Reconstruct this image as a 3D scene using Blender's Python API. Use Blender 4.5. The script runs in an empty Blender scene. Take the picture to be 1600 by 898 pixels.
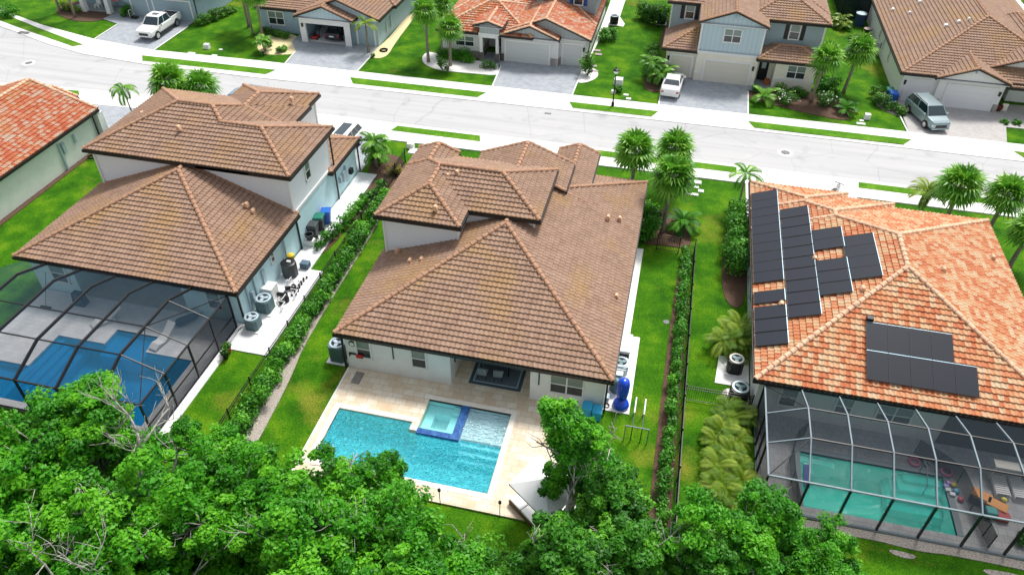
import bpy, bmesh, math, random
import numpy as np
from mathutils import Vector, Matrix
PI=math.pi; R=math.radians
scn=bpy.context.scene; COL=scn.collection
# ---------------- camera ----------------
CAM=(0.0,0.0,31.5); F=1175.4; PITCH,ROLL,YAW=0.695896559,0.0143570371,-0.216638587
def cam_axes():
    p,r,y=PITCH,ROLL,YAW
    fwd=Vector((math.sin(y)*math.cos(p),math.cos(y)*math.cos(p),-math.sin(p)))
    right=Vector((math.cos(y),-math.sin(y),0)); up=right.cross(fwd)
    return math.cos(r)*right+math.sin(r)*up, -math.sin(r)*right+math.cos(r)*up, fwd
cr,cu,cf=cam_axes()
cd=bpy.data.cameras.new('camera'); cam=bpy.data.objects.new('camera',cd); COL.objects.link(cam)
cd.sensor_width=36; cd.lens=F/1600*36; cd.clip_start=0.5; cd.clip_end=3000
M=Matrix((( cr.x,cu.x,-cf.x,CAM[0]),(cr.y,cu.y,-cf.y,CAM[1]),(cr.z,cu.z,-cf.z,CAM[2]),(0,0,0,1)))
cam.matrix_world=M; scn.camera=cam
scn.render.resolution_x=1024; scn.render.resolution_y=574
# ---------------- light ----------------
SUN_EL,SUN_AZ=R(58),R(18)          # from the street side, through thin cloud
w=bpy.data.worlds.new('World'); scn.world=w; w.use_nodes=True
nt=w.node_tree; sky=nt.nodes.new('ShaderNodeTexSky'); sky.sky_type='NISHITA'; sky.sun_disc=False
sky.sun_elevation=SUN_EL; sky.sun_rotation=SUN_AZ; sky.air_density=1.0; sky.dust_density=3.0; sky.ozone_density=1.0
bg=nt.nodes['Background']; bg.inputs[1].default_value=0.138
hsv=nt.nodes.new('ShaderNodeHueSaturation'); hsv.inputs['Saturation'].default_value=0.32
nt.links.new(sky.outputs[0],hsv.inputs['Color']); nt.links.new(hsv.outputs[0],bg.inputs[0])
sd=bpy.data.lights.new('sun','SUN'); sd.energy=2.6; sd.angle=R(13); sd.color=(1,.96,.9)
so=bpy.data.objects.new('sun',sd); COL.objects.link(so)
dv=Vector((math.sin(SUN_AZ)*math.cos(SUN_EL),math.cos(SUN_AZ)*math.cos(SUN_EL),math.sin(SUN_EL)))
so.rotation_euler=dv.to_track_quat('Z','Y').to_euler(); so.location=(0,0,60)
vs=scn.view_settings; vs.view_transform='Standard'; vs.look='None'; vs.exposure=0.5; vs.gamma=1
# ---------------- helpers ----------------
def at(px,py,z=0.0):
    d=(px-800)*cr-(py-449)*cu+F*cf; t=(z-CAM[2])/d.z
    return Vector((CAM[0]+t*d.x,CAM[1]+t*d.y,z))
def atp(px,py,p0,n):
    d=(px-800)*cr-(py-449)*cu+F*cf; c=Vector(CAM); t=(Vector(p0)-c).dot(n)/d.dot(n)
    return c+t*d
class MB:
    def __init__(s): s.v=[];s.f=[];s.m=[];s.uv=None;s.g=[]
    def add(s,vs_,fs,m=0):
        b=len(s.v); s.g.append((b,len(s.f))); s.v+= [tuple(q) for q in vs_]; s.f+=[tuple(b+i for i in f) for f in fs]; s.m+=[m]*len(fs); return s
    def box(s,x0,x1,y0,y1,z0,z1,m=0):
        return s.add([(x0,y0,z0),(x1,y0,z0),(x1,y1,z0),(x0,y1,z0),(x0,y0,z1),(x1,y0,z1),(x1,y1,z1),(x0,y1,z1)],
          [(0,3,2,1),(4,5,6,7),(0,1,5,4),(1,2,6,5),(2,3,7,6),(3,0,4,7)],m)
    def frus(s,b,t,z0,z1,m=0):   # bottom rect (x0,x1,y0,y1), top rect
        return s.add([(b[0],b[2],z0),(b[1],b[2],z0),(b[1],b[3],z0),(b[0],b[3],z0),(t[0],t[2],z1),(t[1],t[2],z1),(t[1],t[3],z1),(t[0],t[3],z1)],
          [(0,3,2,1),(4,5,6,7),(0,1,5,4),(1,2,6,5),(2,3,7,6),(3,0,4,7)],m)
    def prism(s,pts,z0,z1,m=0):
        n=len(pts); a=sum(pts[i][0]*pts[(i+1)%n][1]-pts[(i+1)%n][0]*pts[i][1] for i in range(n))
        if a<0: pts=pts[::-1]
        return s.add([(p[0],p[1],z0) for p in pts]+[(p[0],p[1],z1) for p in pts],
          [tuple(range(n))[::-1],tuple(range(n,2*n))]+[(i,(i+1)%n,n+(i+1)%n,n+i) for i in range(n)],m)
    def extr(s,pts,axis,a0,a1,m=0):  # profile pts (u,z) extruded along axis x or y
        n=len(pts)
        g=(lambda u,z,a:(a,u,z)) if axis=='x' else (lambda u,z,a:(u,a,z))
        return s.add([g(u,z,a0) for u,z in pts]+[g(u,z,a1) for u,z in pts],
          [tuple(range(n))[::-1],tuple(range(n,2*n))]+[(i,(i+1)%n,n+(i+1)%n,n+i) for i in range(n)],m)
    def tube(s,pts,r,n=6,m=0,cap=True):
        pts=[Vector(p) for p in pts]; r=r if isinstance(r,(list,tuple)) else [r]*len(pts)
        b=len(s.v); k=len(pts)
        for i,p in enumerate(pts):
            d=(pts[min(i+1,k-1)]-pts[max(i-1,0)]).normalized()
            a=d.cross(Vector((0,0,1)) if abs(d.z)<.9 else Vector((1,0,0))).normalized(); c=d.cross(a)
            for j in range(n):
                t=2*PI*j/n; q=p+r[i]*(math.cos(t)*a+math.sin(t)*c); s.v.append(tuple(q))
        for i in range(k-1):
            for j in range(n):
                s.f.append((b+i*n+j,b+i*n+(j+1)%n,b+(i+1)*n+(j+1)%n,b+(i+1)*n+j)); s.m.append(m)
        if cap:
            s.f.append(tuple(b+j for j in range(n))[::-1]); s.m.append(m)
            s.f.append(tuple(b+(k-1)*n+j for j in range(n))); s.m.append(m)
        return s
    def lathe(s,c,prof,n=16,m=0):   # prof list (r,z)
        b=len(s.v)
        for r,z in prof:
            for j in range(n):
                t=2*PI*j/n; s.v.append((c[0]+r*math.cos(t),c[1]+r*math.sin(t),c[2]+z))
        for i in range(len(prof)-1):
            for j in range(n):
                s.f.append((b+i*n+j,b+i*n+(j+1)%n,b+(i+1)*n+(j+1)%n,b+(i+1)*n+j)); s.m.append(m)
        s.f.append(tuple(b+j for j in range(n))[::-1]); s.m.append(m)
        s.f.append(tuple(b+(len(prof)-1)*n+j for j in range(n))); s.m.append(m)
        return s
    def bar(s,a,b,w,h=None,m=0):
        a=Vector(a);b=Vector(b);h=h or w; d=(b-a).normalized()
        u=d.cross(Vector((0,0,1)) if abs(d.z)<.95 else Vector((0,1,0))).normalized()*(w/2); v=u.normalized().cross(d)*(h/2)
        vs_=[p+q for p in (a,b) for q in (u+v,-u+v,-u-v,u-v)]
        return s.add(vs_,[(0,1,2,3),(7,6,5,4),(0,4,5,1),(1,5,6,2),(2,6,7,3),(3,7,4,0)],m)
WORLD={}
def link_obj(name,me,parent=None):
    o=bpy.data.objects.new(name,me); COL.objects.link(o)
    if parent is not None: o.parent=parent
    return o
def obj(name,mb,mats,parent=None,smooth=False,bevel=0,kind=None):
    me=bpy.data.meshes.new(name)
    v=mb.v
    root=parent
    while root is not None and root.name not in WORLD: root=root.parent
    off=Vector((0,0,0))
    if root is not None and WORLD[root.name] is not None: off=WORLD[root.name]
    if parent is None:
        xs=[q[0] for q in v]; ys=[q[1] for q in v]; zs=[q[2] for q in v]
        off=Vector(((min(xs)+max(xs))/2,(min(ys)+max(ys))/2,min(zs)))
    v=[(q[0]-off[0],q[1]-off[1],q[2]-off[2]) for q in v]
    me.from_pydata(v,[],mb.f)
    for m in (mats if isinstance(mats,(list,tuple)) else [mats]): me.materials.append(m)
    if any(mb.m): me.polygons.foreach_set('material_index',mb.m)
    if smooth: me.shade_smooth()
    me.validate(); me.update()
    o=link_obj(name,me,parent)
    if parent is None: o.location=off
    if bevel:
        b=o.modifiers.new('bevel','BEVEL'); b.width=bevel; b.segments=2; b.limit_method='ANGLE'; b.angle_limit=R(35)
    if kind: o['kind']=kind
    return o
def each(name,mb,mats,parent,**k):
    # one object per piece that was added to the builder
    gs=mb.g+[(len(mb.v),len(mb.f))]; o=None
    for (a,fa),(b,fb) in zip(gs[:-1],gs[1:]):
        q=MB(); q.v=mb.v[a:b]; q.f=[tuple(i-a for i in f) for f in mb.f[fa:fb]]; q.m=mb.m[fa:fb]
        o=obj(name,q,mats,parent,**k)
    return o
def quads_obj(name,Q,mat,parent=None,uv=None,tri=False,loc=None):
    Q=np.asarray(Q,dtype=np.float32); n,k=Q.shape[0],Q.shape[1]
    off=np.zeros(3)
    if parent is None:
        off=np.array([(Q[...,0].min()+Q[...,0].max())/2,(Q[...,1].min()+Q[...,1].max())/2,Q[...,2].min()])
    else:
        root=parent
        while root is not None and root.name not in WORLD: root=root.parent
        if root is not None and WORLD[root.name] is not None: off=np.array(WORLD[root.name])
    P=(Q.reshape(-1,3)-off).astype(np.float32)
    me=bpy.data.meshes.new(name); me.vertices.add(n*k); me.vertices.foreach_set('co',P.ravel())
    me.loops.add(n*k); me.loops.foreach_set('vertex_index',np.arange(n*k,dtype=np.int32))
    me.polygons.add(n); me.polygons.foreach_set('loop_start',np.arange(0,n*k,k,dtype=np.int32))
    if uv is not None:
        l=me.uv_layers.new(name='UVMap'); u=np.asarray(uv,dtype=np.float32)
        if u.ndim==2: u=np.repeat(u[:,None,:],k,axis=1)
        l.data.foreach_set('uv',u.ravel())
    me.materials.append(mat); me.update(calc_edges=True); me.validate()
    o=link_obj(name,me,parent)
    if parent is None: o.location=tuple(off)
    return o
def tag(o,label=None,cat=None,group=None):
    if label: o['label']=label
    if cat: o['category']=cat
    if group: o['group']=group
    return o
def thing(name,label,cat,loc=(0,0,0),rz=0,group=None,world=False):
    o=bpy.data.objects.new(name,None); COL.objects.link(o); o.location=loc; o.rotation_euler=(0,0,rz); o.empty_display_size=.3
    tag(o,label,cat,group); WORLD[o.name]=Vector(loc) if world else None
    return o
def dup(o,loc=None,rz=None,label=None,scale=None,parent=None,group=None):
    c=o.copy(); COL.objects.link(c); WORLD[c.name]=None
    if parent is not None: c.parent=parent
    if loc is not None: c.location=loc
    if rz is not None: c.rotation_euler=(0,0,rz)
    if scale is not None: c.scale=(scale,)*3 if not isinstance(scale,tuple) else scale
    if label: c['label']=label
    if group: c['group']=group
    for ch in list(o.children): dup(ch,parent=c)
    return c
# ---------------- materials ----------------
def mat(name,col,rough=.6,metal=0,spec=.5,noise=0,nscale=8,bump=0,bscale=40,alpha=None):
    m=bpy.data.materials.new(name); m.use_nodes=True; t=m.node_tree; b=t.nodes['Principled BSDF']
    b.inputs['Roughness'].default_value=rough; b.inputs['Metallic'].default_value=metal; b.inputs['Specular IOR Level'].default_value=spec
    b.inputs['Base Color'].default_value=(*col,1)
    if noise or bump:
        tc=t.nodes.new('ShaderNodeTexCoord')
    if noise:
        n=t.nodes.new('ShaderNodeTexNoise'); n.inputs['Scale'].default_value=nscale; n.inputs['Detail'].default_value=6
        t.links.new(tc.outputs['Object'],n.inputs['Vector'])
        r=t.nodes.new('ShaderNodeValToRGB'); r.color_ramp.elements[0].position=.3; r.color_ramp.elements[1].position=.7
        r.color_ramp.elements[0].color=(*[c*(1-noise) for c in col],1); r.color_ramp.elements[1].color=(*[min(1,c*(1+noise)) for c in col],1)
        t.links.new(n.outputs['Fac'],r.inputs[0]); t.links.new(r.outputs[0],b.inputs['Base Color'])
    if bump:
        n=t.nodes.new('ShaderNodeTexNoise'); n.inputs['Scale'].default_value=bscale; n.inputs['Detail'].default_value=3
        t.links.new(tc.outputs['Object'],n.inputs['Vector'])
        bp=t.nodes.new('ShaderNodeBump'); bp.inputs['Strength'].default_value=bump; bp.inputs['Distance'].default_value=.02
        t.links.new(n.outputs['Fac'],bp.inputs['Height']); t.links.new(bp.outputs[0],b.inputs['Normal'])
    return m
def ramp(t,stops,interp='LINEAR'):
    r=t.nodes.new('ShaderNodeValToRGB'); cr_=r.color_ramp; cr_.interpolation=interp
    while len(cr_.elements)<len(stops): cr_.elements.new(.5)
    for e,(p,c) in zip(cr_.elements,stops): e.position=p; e.color=(*c,1)
    return r
def tile_mat(name,stops,interp='LINEAR',moss=(.5,.33,.1),mossamt=.35,vary=.35):
    m=bpy.data.materials.new(name); m.use_nodes=True; t=m.node_tree; L=t.links; b=t.nodes['Principled BSDF']
    b.inputs['Roughness'].default_value=.75; b.inputs['Specular IOR Level'].default_value=.25
    uv=t.nodes.new('ShaderNodeUVMap'); fl=t.nodes.new('ShaderNodeVectorMath'); fl.operation='FLOOR'; L.new(uv.outputs[0],fl.inputs[0])
    wn=t.nodes.new('ShaderNodeTexWhiteNoise'); wn.noise_dimensions='2D'; L.new(fl.outputs[0],wn.inputs['Vector'])
    tc=t.nodes.new('ShaderNodeTexCoord'); n1=t.nodes.new('ShaderNodeTexNoise'); n1.inputs['Scale'].default_value=.9; n1.inputs['Detail'].default_value=5
    L.new(tc.outputs['Object'],n1.inputs['Vector'])
    mx=t.nodes.new('ShaderNodeMath'); mx.operation='MULTIPLY_ADD'; L.new(n1.outputs['Fac'],mx.inputs[0]); mx.inputs[1].default_value=vary
    sb=t.nodes.new('ShaderNodeMath'); sb.operation='MULTIPLY'; L.new(wn.outputs[0],sb.inputs[0]); sb.inputs[1].default_value=1-vary
    L.new(sb.outputs[0],mx.inputs[2])
    r=ramp(t,stops,interp); L.new(mx.outputs[0],r.inputs[0])
    n2=t.nodes.new('ShaderNodeTexNoise'); n2.inputs['Scale'].default_value=.35; n2.inputs['Detail'].default_value=4; L.new(tc.outputs['Object'],n2.inputs['Vector'])
    r2=ramp(t,[(.5,(0,0,0)),(.72,(1,1,1))]); L.new(n2.outputs['Fac'],r2.inputs[0])
    mm=t.nodes.new('ShaderNodeMath'); mm.operation='MULTIPLY'; L.new(r2.outputs[0],mm.inputs[0]); mm.inputs[1].default_value=mossamt
    mix=t.nodes.new('ShaderNodeMix'); mix.data_type='RGBA'; L.new(mm.outputs[0],mix.inputs[0]); L.new(r.outputs[0],mix.inputs[6]); mix.inputs[7].default_value=(*moss,1)
    n3=t.nodes.new('ShaderNodeTexNoise'); n3.inputs['Scale'].default_value=14; n3.inputs['Detail'].default_value=4; L.new(tc.outputs['Object'],n3.inputs['Vector'])
    r3=ramp(t,[(.3,(.72,.72,.72)),(.7,(1.12,1.12,1.12))]); L.new(n3.outputs['Fac'],r3.inputs[0])
    mu=t.nodes.new('ShaderNodeMix'); mu.data_type='RGBA'; mu.blend_type='MULTIPLY'; mu.inputs[0].default_value=1
    L.new(mix.outputs[2],mu.inputs[6]); L.new(r3.outputs[0],mu.inputs[7]); L.new(mu.outputs[2],b.inputs['Base Color'])
    return m
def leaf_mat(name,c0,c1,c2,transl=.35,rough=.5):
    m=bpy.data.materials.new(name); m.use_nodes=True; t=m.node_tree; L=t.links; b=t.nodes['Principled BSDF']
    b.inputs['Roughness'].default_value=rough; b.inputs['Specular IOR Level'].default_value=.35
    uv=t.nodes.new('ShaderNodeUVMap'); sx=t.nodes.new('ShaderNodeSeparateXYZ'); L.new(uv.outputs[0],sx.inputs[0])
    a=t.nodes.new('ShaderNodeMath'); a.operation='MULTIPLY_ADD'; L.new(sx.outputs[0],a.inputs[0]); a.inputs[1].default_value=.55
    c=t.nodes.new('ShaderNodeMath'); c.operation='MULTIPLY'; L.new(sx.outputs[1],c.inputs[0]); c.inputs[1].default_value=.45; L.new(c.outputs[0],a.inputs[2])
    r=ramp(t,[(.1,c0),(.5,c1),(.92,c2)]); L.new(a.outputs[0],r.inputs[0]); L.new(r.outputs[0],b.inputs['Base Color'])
    tr=t.nodes.new('ShaderNodeBsdfTranslucent'); L.new(r.outputs[0],tr.inputs[0])
    mx=t.nodes.new('ShaderNodeMixShader'); mx.inputs[0].default_value=transl
    L.new(b.outputs[0],mx.inputs[1]); L.new(tr.outputs[0],mx.inputs[2]); L.new(mx.outputs[0],t.nodes['Material Output'].inputs[0])
    return m
def grass_mat(name,a,b_,c,patch=(.20,.22,.03),pamt=.5):
    m=bpy.data.materials.new(name); m.use_nodes=True; t=m.node_tree; L=t.links; b=t.nodes['Principled BSDF']
    b.inputs['Roughness'].default_value=.9; b.inputs['Specular IOR Level'].default_value=.1
    tc=t.nodes.new('ShaderNodeTexCoord')
    def nz(s,d=6):
        n=t.nodes.new('ShaderNodeTexNoise'); n.inputs['Scale'].default_value=s; n.inputs['Detail'].default_value=d; n.inputs['Roughness'].default_value=.65
        L.new(tc.outputs['Object'],n.inputs['Vector']); return n
    n1=nz(.45,8); r=ramp(t,[(.32,a),(.5,b_),(.68,c)]); L.new(n1.outputs['Fac'],r.inputs[0])
    n2=nz(.16,5); r2=ramp(t,[(.55,(0,0,0)),(.75,(1,1,1))]); L.new(n2.outputs['Fac'],r2.inputs[0])
    mm=t.nodes.new('ShaderNodeMath'); mm.operation='MULTIPLY'; L.new(r2.outputs[0],mm.inputs[0]); mm.inputs[1].default_value=pamt
    mix=t.nodes.new('ShaderNodeMix'); mix.data_type='RGBA'; L.new(mm.outputs[0],mix.inputs[0]); L.new(r.outputs[0],mix.inputs[6]); mix.inputs[7].default_value=(*patch,1)
    n3=nz(11,8); r3=ramp(t,[(.32,(.45,.45,.45)),(.68,(1.5,1.5,1.5))]); L.new(n3.outputs['Fac'],r3.inputs[0])
    mu=t.nodes.new('ShaderNodeMix'); mu.data_type='RGBA'; mu.blend_type='MULTIPLY'; mu.inputs[0].default_value=1
    L.new(mix.outputs[2],mu.inputs[6]); L.new(r3.outputs[0],mu.inputs[7]); L.new(mu.outputs[2],b.inputs['Base Color'])
    bp=t.nodes.new('ShaderNodeBump'); bp.inputs['Strength'].default_value=.6; bp.inputs['Distance'].default_value=.05; L.new(n3.outputs['Fac'],bp.inputs['Height']); L.new(bp.outputs[0],b.inputs['Normal'])
    return m
def paver_mat(name,cols,bw=.4,bh=.2,mortar=(.3,.28,.25),msize=.012,nscale=1.0,namt=.5,rough=.8):
    m=bpy.data.materials.new(name); m.use_nodes=True; t=m.node_tree; L=t.links; b=t.nodes['Principled BSDF']
    b.inputs['Roughness'].default_value=rough; b.inputs['Specular IOR Level'].default_value=.25
    tc=t.nodes.new('ShaderNodeTexCoord'); br=t.nodes.new('ShaderNodeTexBrick'); L.new(tc.outputs['Object'],br.inputs['Vector'])
    br.inputs['Scale'].default_value=1; br.inputs['Brick Width'].default_value=bw; br.inputs['Row Height'].default_value=bh; br.inputs['Mortar Size'].default_value=msize
    br.inputs['Color1'].default_value=(*cols[0],1); br.inputs['Color2'].default_value=(*cols[1],1); br.inputs['Mortar'].default_value=(*mortar,1)
    n=t.nodes.new('ShaderNodeTexNoise'); n.inputs['Scale'].default_value=nscale; n.inputs['Detail'].default_value=9; n.inputs['Roughness'].default_value=.7; L.new(tc.outputs['Object'],n.inputs['Vector'])
    r=ramp(t,[(.42,(0,0,0)),(.7,(1,1,1))]); L.new(n.outputs['Fac'],r.inputs[0])
    mm=t.nodes.new('ShaderNodeMath'); mm.operation='MULTIPLY'; L.new(r.outputs[0],mm.inputs[0]); mm.inputs[1].default_value=namt
    mix=t.nodes.new('ShaderNodeMix'); mix.data_type='RGBA'; L.new(mm.outputs[0],mix.inputs[0]); L.new(br.outputs[0],mix.inputs[6]); mix.inputs[7].default_value=(*cols[2],1)
    L.new(mix.outputs[2],b.inputs['Base Color'])
    return m
def siding_mat(name,col,vertical=False,pitch=.18):
    m=bpy.data.materials.new(name); m.use_nodes=True; t=m.node_tree; L=t.links; b=t.nodes['Principled BSDF']; b.inputs['Roughness'].default_value=.7
    tc=t.nodes.new('ShaderNodeTexCoord'); wv=t.nodes.new('ShaderNodeTexWave'); wv.wave_profile='SAW'; wv.bands_direction='X' if vertical else 'Z'
    wv.inputs['Scale'].default_value=.314/pitch; L.new(tc.outputs['Object'],wv.inputs['Vector'])
    r=ramp(t,[(.0,tuple(c*.6 for c in col)),(.1,col),(1,tuple(c*.97 for c in col))]); L.new(wv.outputs['Fac'],r.inputs[0]); L.new(r.outputs[0],b.inputs['Base Color'])
    bp=t.nodes.new('ShaderNodeBump'); bp.inputs['Strength'].default_value=.5; bp.inputs['Distance'].default_value=.02; L.new(wv.outputs['Fac'],bp.inputs['Height']); L.new(bp.outputs[0],b.inputs['Normal'])
    return m
def water_mat(name,tint,surf,mixs=.3,scale=5,bump=.5,dist=.06):
    # tinted transparent water with a scattering share and a rippled mirror surface
    m=bpy.data.materials.new(name); m.use_nodes=True; t=m.node_tree; L=t.links; t.nodes.remove(t.nodes['Principled BSDF'])
    tc=t.nodes.new('ShaderNodeTexCoord'); mp=t.nodes.new('ShaderNodeMapping'); mp.inputs['Scale'].default_value=(1,1.5,1); mp.inputs['Rotation'].default_value=(0,0,.35)
    L.new(tc.outputs['Object'],mp.inputs[0]); n=t.nodes.new('ShaderNodeTexNoise'); n.inputs['Scale'].default_value=scale; n.inputs['Detail'].default_value=2; n.inputs['Distortion'].default_value=1.2
    L.new(mp.outputs[0],n.inputs['Vector'])
    bp=t.nodes.new('ShaderNodeBump'); bp.inputs['Strength'].default_value=bump; bp.inputs['Distance'].default_value=dist; L.new(n.outputs['Fac'],bp.inputs['Height'])
    tr=t.nodes.new('ShaderNodeBsdfTransparent'); tr.inputs[0].default_value=(*tint,1)
    df=t.nodes.new('ShaderNodeBsdfDiffuse'); df.inputs[0].default_value=(*surf,1); bq=t.nodes.new('ShaderNodeBump'); bq.inputs['Strength'].default_value=.6; bq.inputs['Distance'].default_value=dist*.5; L.new(n.outputs['Fac'],bq.inputs['Height']); L.new(bq.outputs[0],df.inputs['Normal'])
    lw=t.nodes.new('ShaderNodeLayerWeight'); lw.inputs[0].default_value=.45; L.new(bp.outputs[0],lw.inputs['Normal'])
    m1=t.nodes.new('ShaderNodeMixShader'); m1.inputs[0].default_value=mixs; L.new(tr.outputs[0],m1.inputs[1]); L.new(df.outputs[0],m1.inputs[2])
    gl=t.nodes.new('ShaderNodeBsdfGlossy'); gl.inputs['Roughness'].default_value=.04; L.new(bp.outputs[0],gl.inputs['Normal'])
    fr=t.nodes.new('ShaderNodeFresnel'); fr.inputs[0].default_value=1.33; L.new(bp.outputs[0],fr.inputs['Normal'])
    m2=t.nodes.new('ShaderNodeMixShader'); L.new(fr.outputs[0],m2.inputs[0]); L.new(m1.outputs[0],m2.inputs[1]); L.new(gl.outputs[0],m2.inputs[2])
    L.new(m2.outputs[0],t.nodes['Material Output'].inputs[0])
    return m
def screen_mat(name,col,op):
    m=bpy.data.materials.new(name); m.use_nodes=True; t=m.node_tree; L=t.links; b=t.nodes['Principled BSDF']
    b.inputs['Base Color'].default_value=(*col,1); b.inputs['Roughness'].default_value=.9; b.inputs['Specular IOR Level'].default_value=0; b.inputs['Alpha'].default_value=op
    return m
T={}
T['brown']=tile_mat('brown_roof_tile',[(0,(.235,.142,.10)),(.5,(.335,.215,.152)),(1,(.41,.275,.20))],moss=(.40,.24,.085),mossamt=.6,vary=.6)
T['terra']=tile_mat('terracotta_roof_tile',[(0,(.46,.13,.055)),(.28,(.54,.19,.085)),(.5,(.60,.28,.14)),(.7,(.60,.37,.21)),(1,(.62,.48,.32))],moss=(.60,.30,.10),mossamt=.15,vary=.2)
T['red']=tile_mat('weathered_red_tile',[(0,(.36,.07,.035)),(.35,(.50,.14,.065)),(.55,(.52,.22,.12)),(.75,(.50,.34,.25)),(1,(.52,.44,.36))],moss=(.5,.24,.04),mossamt=.3,vary=.35)
T['brown_cap']=mat('brown_ridge_tile',(.38,.21,.125),.75,noise=.25,nscale=5)
T['terra_cap']=mat('terracotta_ridge_tile',(.68,.42,.27),.75,noise=.35,nscale=4)
T['grass']=grass_mat('lawn_grass',(.015,.080,.002),(.043,.150,.003),(.11,.235,.006),(.24,.23,.03),.9)
T['verge']=grass_mat('verge_grass',(.05,.17,.006),(.08,.22,.01),(.13,.28,.02))
T['mulch']=mat('brown_mulch',(.10,.055,.035),.95,noise=.5,nscale=12,bump=.8,bscale=30)
T['gravel']=mat('grey_gravel_bed',(.36,.32,.28),.95,noise=.5,nscale=14,bump=.6,bscale=40)
T['whitestone']=mat('white_stone_bed',(.80,.78,.76),.9,noise=.25,nscale=18,bump=.8,bscale=25)
T['yellowstone']=mat('tan_stone_bed',(.70,.60,.34),.9,noise=.3,nscale=14,bump=.8,bscale=25)
T['conc']=mat('pale_concrete',(.80,.79,.77),.85,noise=.06,nscale=3)
T['asphalt']=mat('worn_grey_asphalt',(.43,.43,.435),.9,noise=.05,nscale=.25,bump=.3,bscale=60)
def road_mat():
    m=bpy.data.materials.new('worn_grey_asphalt'); m.use_nodes=True; t=m.node_tree; L=t.links; b=t.nodes['Principled BSDF']; b.inputs['Roughness'].default_value=.9; b.inputs['Specular IOR Level'].default_value=.2
    tc=t.nodes.new('ShaderNodeTexCoord'); mp=t.nodes.new('ShaderNodeMapping'); mp.inputs['Scale'].default_value=(.035,.9,1); L.new(tc.outputs['Object'],mp.inputs[0])
    n=t.nodes.new('ShaderNodeTexNoise'); n.inputs['Scale'].default_value=1.2; n.inputs['Detail'].default_value=7; n.inputs['Roughness'].default_value=.6; L.new(mp.outputs[0],n.inputs['Vector'])
    r=ramp(t,[(.3,(.40,.40,.405)),(.5,(.455,.455,.46)),(.7,(.49,.49,.49))]); L.new(n.outputs['Fac'],r.inputs[0])
    n2=t.nodes.new('ShaderNodeTexNoise'); n2.inputs['Scale'].default_value=.5; n2.inputs['Detail'].default_value=8; L.new(tc.outputs['Object'],n2.inputs['Vector'])
    r2=ramp(t,[(.28,(.84,.84,.84)),(.42,(1,1,1)),(.62,(1,1,1)),(.75,(1.06,1.06,1.06))]); L.new(n2.outputs['Fac'],r2.inputs[0])
    v=t.nodes.new('ShaderNodeTexVoronoi'); v.feature='DISTANCE_TO_EDGE'; v.inputs['Scale'].default_value=.16; n3=t.nodes.new('ShaderNodeTexNoise'); n3.inputs['Scale'].default_value=.7; L.new(tc.outputs['Object'],n3.inputs['Vector'])
    ad=t.nodes.new('ShaderNodeMix'); ad.data_type='RGBA'; ad.inputs[0].default_value=.25; L.new(tc.outputs['Object'],ad.inputs[6]); L.new(n3.outputs['Color'],ad.inputs[7]); L.new(ad.outputs[2],v.inputs['Vector'])
    r3=ramp(t,[(0,(.80,.80,.80)),(.006,(1,1,1))]); L.new(v.outputs['Distance'],r3.inputs[0])
    m1=t.nodes.new('ShaderNodeMix'); m1.data_type='RGBA'; m1.blend_type='MULTIPLY'; m1.inputs[0].default_value=1; L.new(r.outputs[0],m1.inputs[6]); L.new(r2.outputs[0],m1.inputs[7])
    m2=t.nodes.new('ShaderNodeMix'); m2.data_type='RGBA'; m2.blend_type='MULTIPLY'; m2.inputs[0].default_value=.8; L.new(m1.outputs[2],m2.inputs[6]); L.new(r3.outputs[0],m2.inputs[7]); L.new(m2.outputs[2],b.inputs['Base Color']); return m
T['asphalt']=road_mat()
T['drive']=paver_mat('blue_grey_driveway_pavers',[(.29,.32,.36),(.36,.39,.42),(.46,.48,.50)],.4,.2,(.22,.24,.27),.015,1.2,.6)
T['drivegrey']=paver_mat('grey_driveway_pavers',[(.40,.38,.37),(.46,.44,.43),(.5,.49,.48)],.3,.3,(.33,.32,.31),.01,1.0,.5)
T['trav']=paver_mat('travertine_pavers',[(.66,.55,.41),(.80,.73,.61),(.58,.38,.20)],.61,.41,(.52,.43,.33),.014,1.1,.65)
T['whitepave']=paver_mat('white_marble_pavers',[(.70,.71,.73),(.78,.78,.79),(.55,.56,.60)],.5,.3,(.55,.56,.58),.01,1.8,.6)
T['graypave']=paver_mat('grey_pool_pavers',[(.42,.42,.43),(.50,.50,.51),(.30,.31,.33)],.4,.4,(.30,.30,.31),.012,1.2,.5)
T['stucco']=mat('off_white_stucco',(.86,.86,.855),.9,noise=.04,nscale=2,bump=.3,bscale=50)
T['white']=mat('white_paint',(.80,.80,.79),.6)
T['lightblue']=mat('light_blue_stucco',(.56,.79,.84),.9,noise=.04,nscale=2,bump=.3,bscale=50)
T['palegreen']=mat('pale_sage_stucco',(.72,.77,.71),.9,noise=.04,nscale=2,bump=.3,bscale=50)
T['cream']=mat('cream_stucco',(.80,.77,.66),.9,noise=.04,nscale=2,bump=.3,bscale=50)
T['greige']=mat('light_grey_stucco',(.72,.72,.70),.9,noise=.04,nscale=2,bump=.3,bscale=50)
T['slate']=mat('slate_blue_stucco',(.34,.47,.54),.9,noise=.05,nscale=2,bump=.3,bscale=50)
T['lap_white']=siding_mat('white_lap_siding',(.86,.90,.94))
T['lap_blue']=siding_mat('blue_grey_lap_siding',(.33,.42,.46))
T['batten']=siding_mat('pale_blue_batten_siding',(.50,.63,.69),True,.42)
T['batten_grey']=siding_mat('grey_batten_siding',(.42,.46,.47),True,.42)
T['stone']=paver_mat('stacked_stone',[(.30,.27,.25),(.50,.46,.42),(.18,.17,.17)],.3,.1,(.12,.11,.1),.01,4,.5)
T['bronze']=mat('dark_bronze_metal',(.022,.02,.02),.45,metal=.3)
T['black']=mat('black_metal',(.012,.012,.014),.4,metal=.2)
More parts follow.
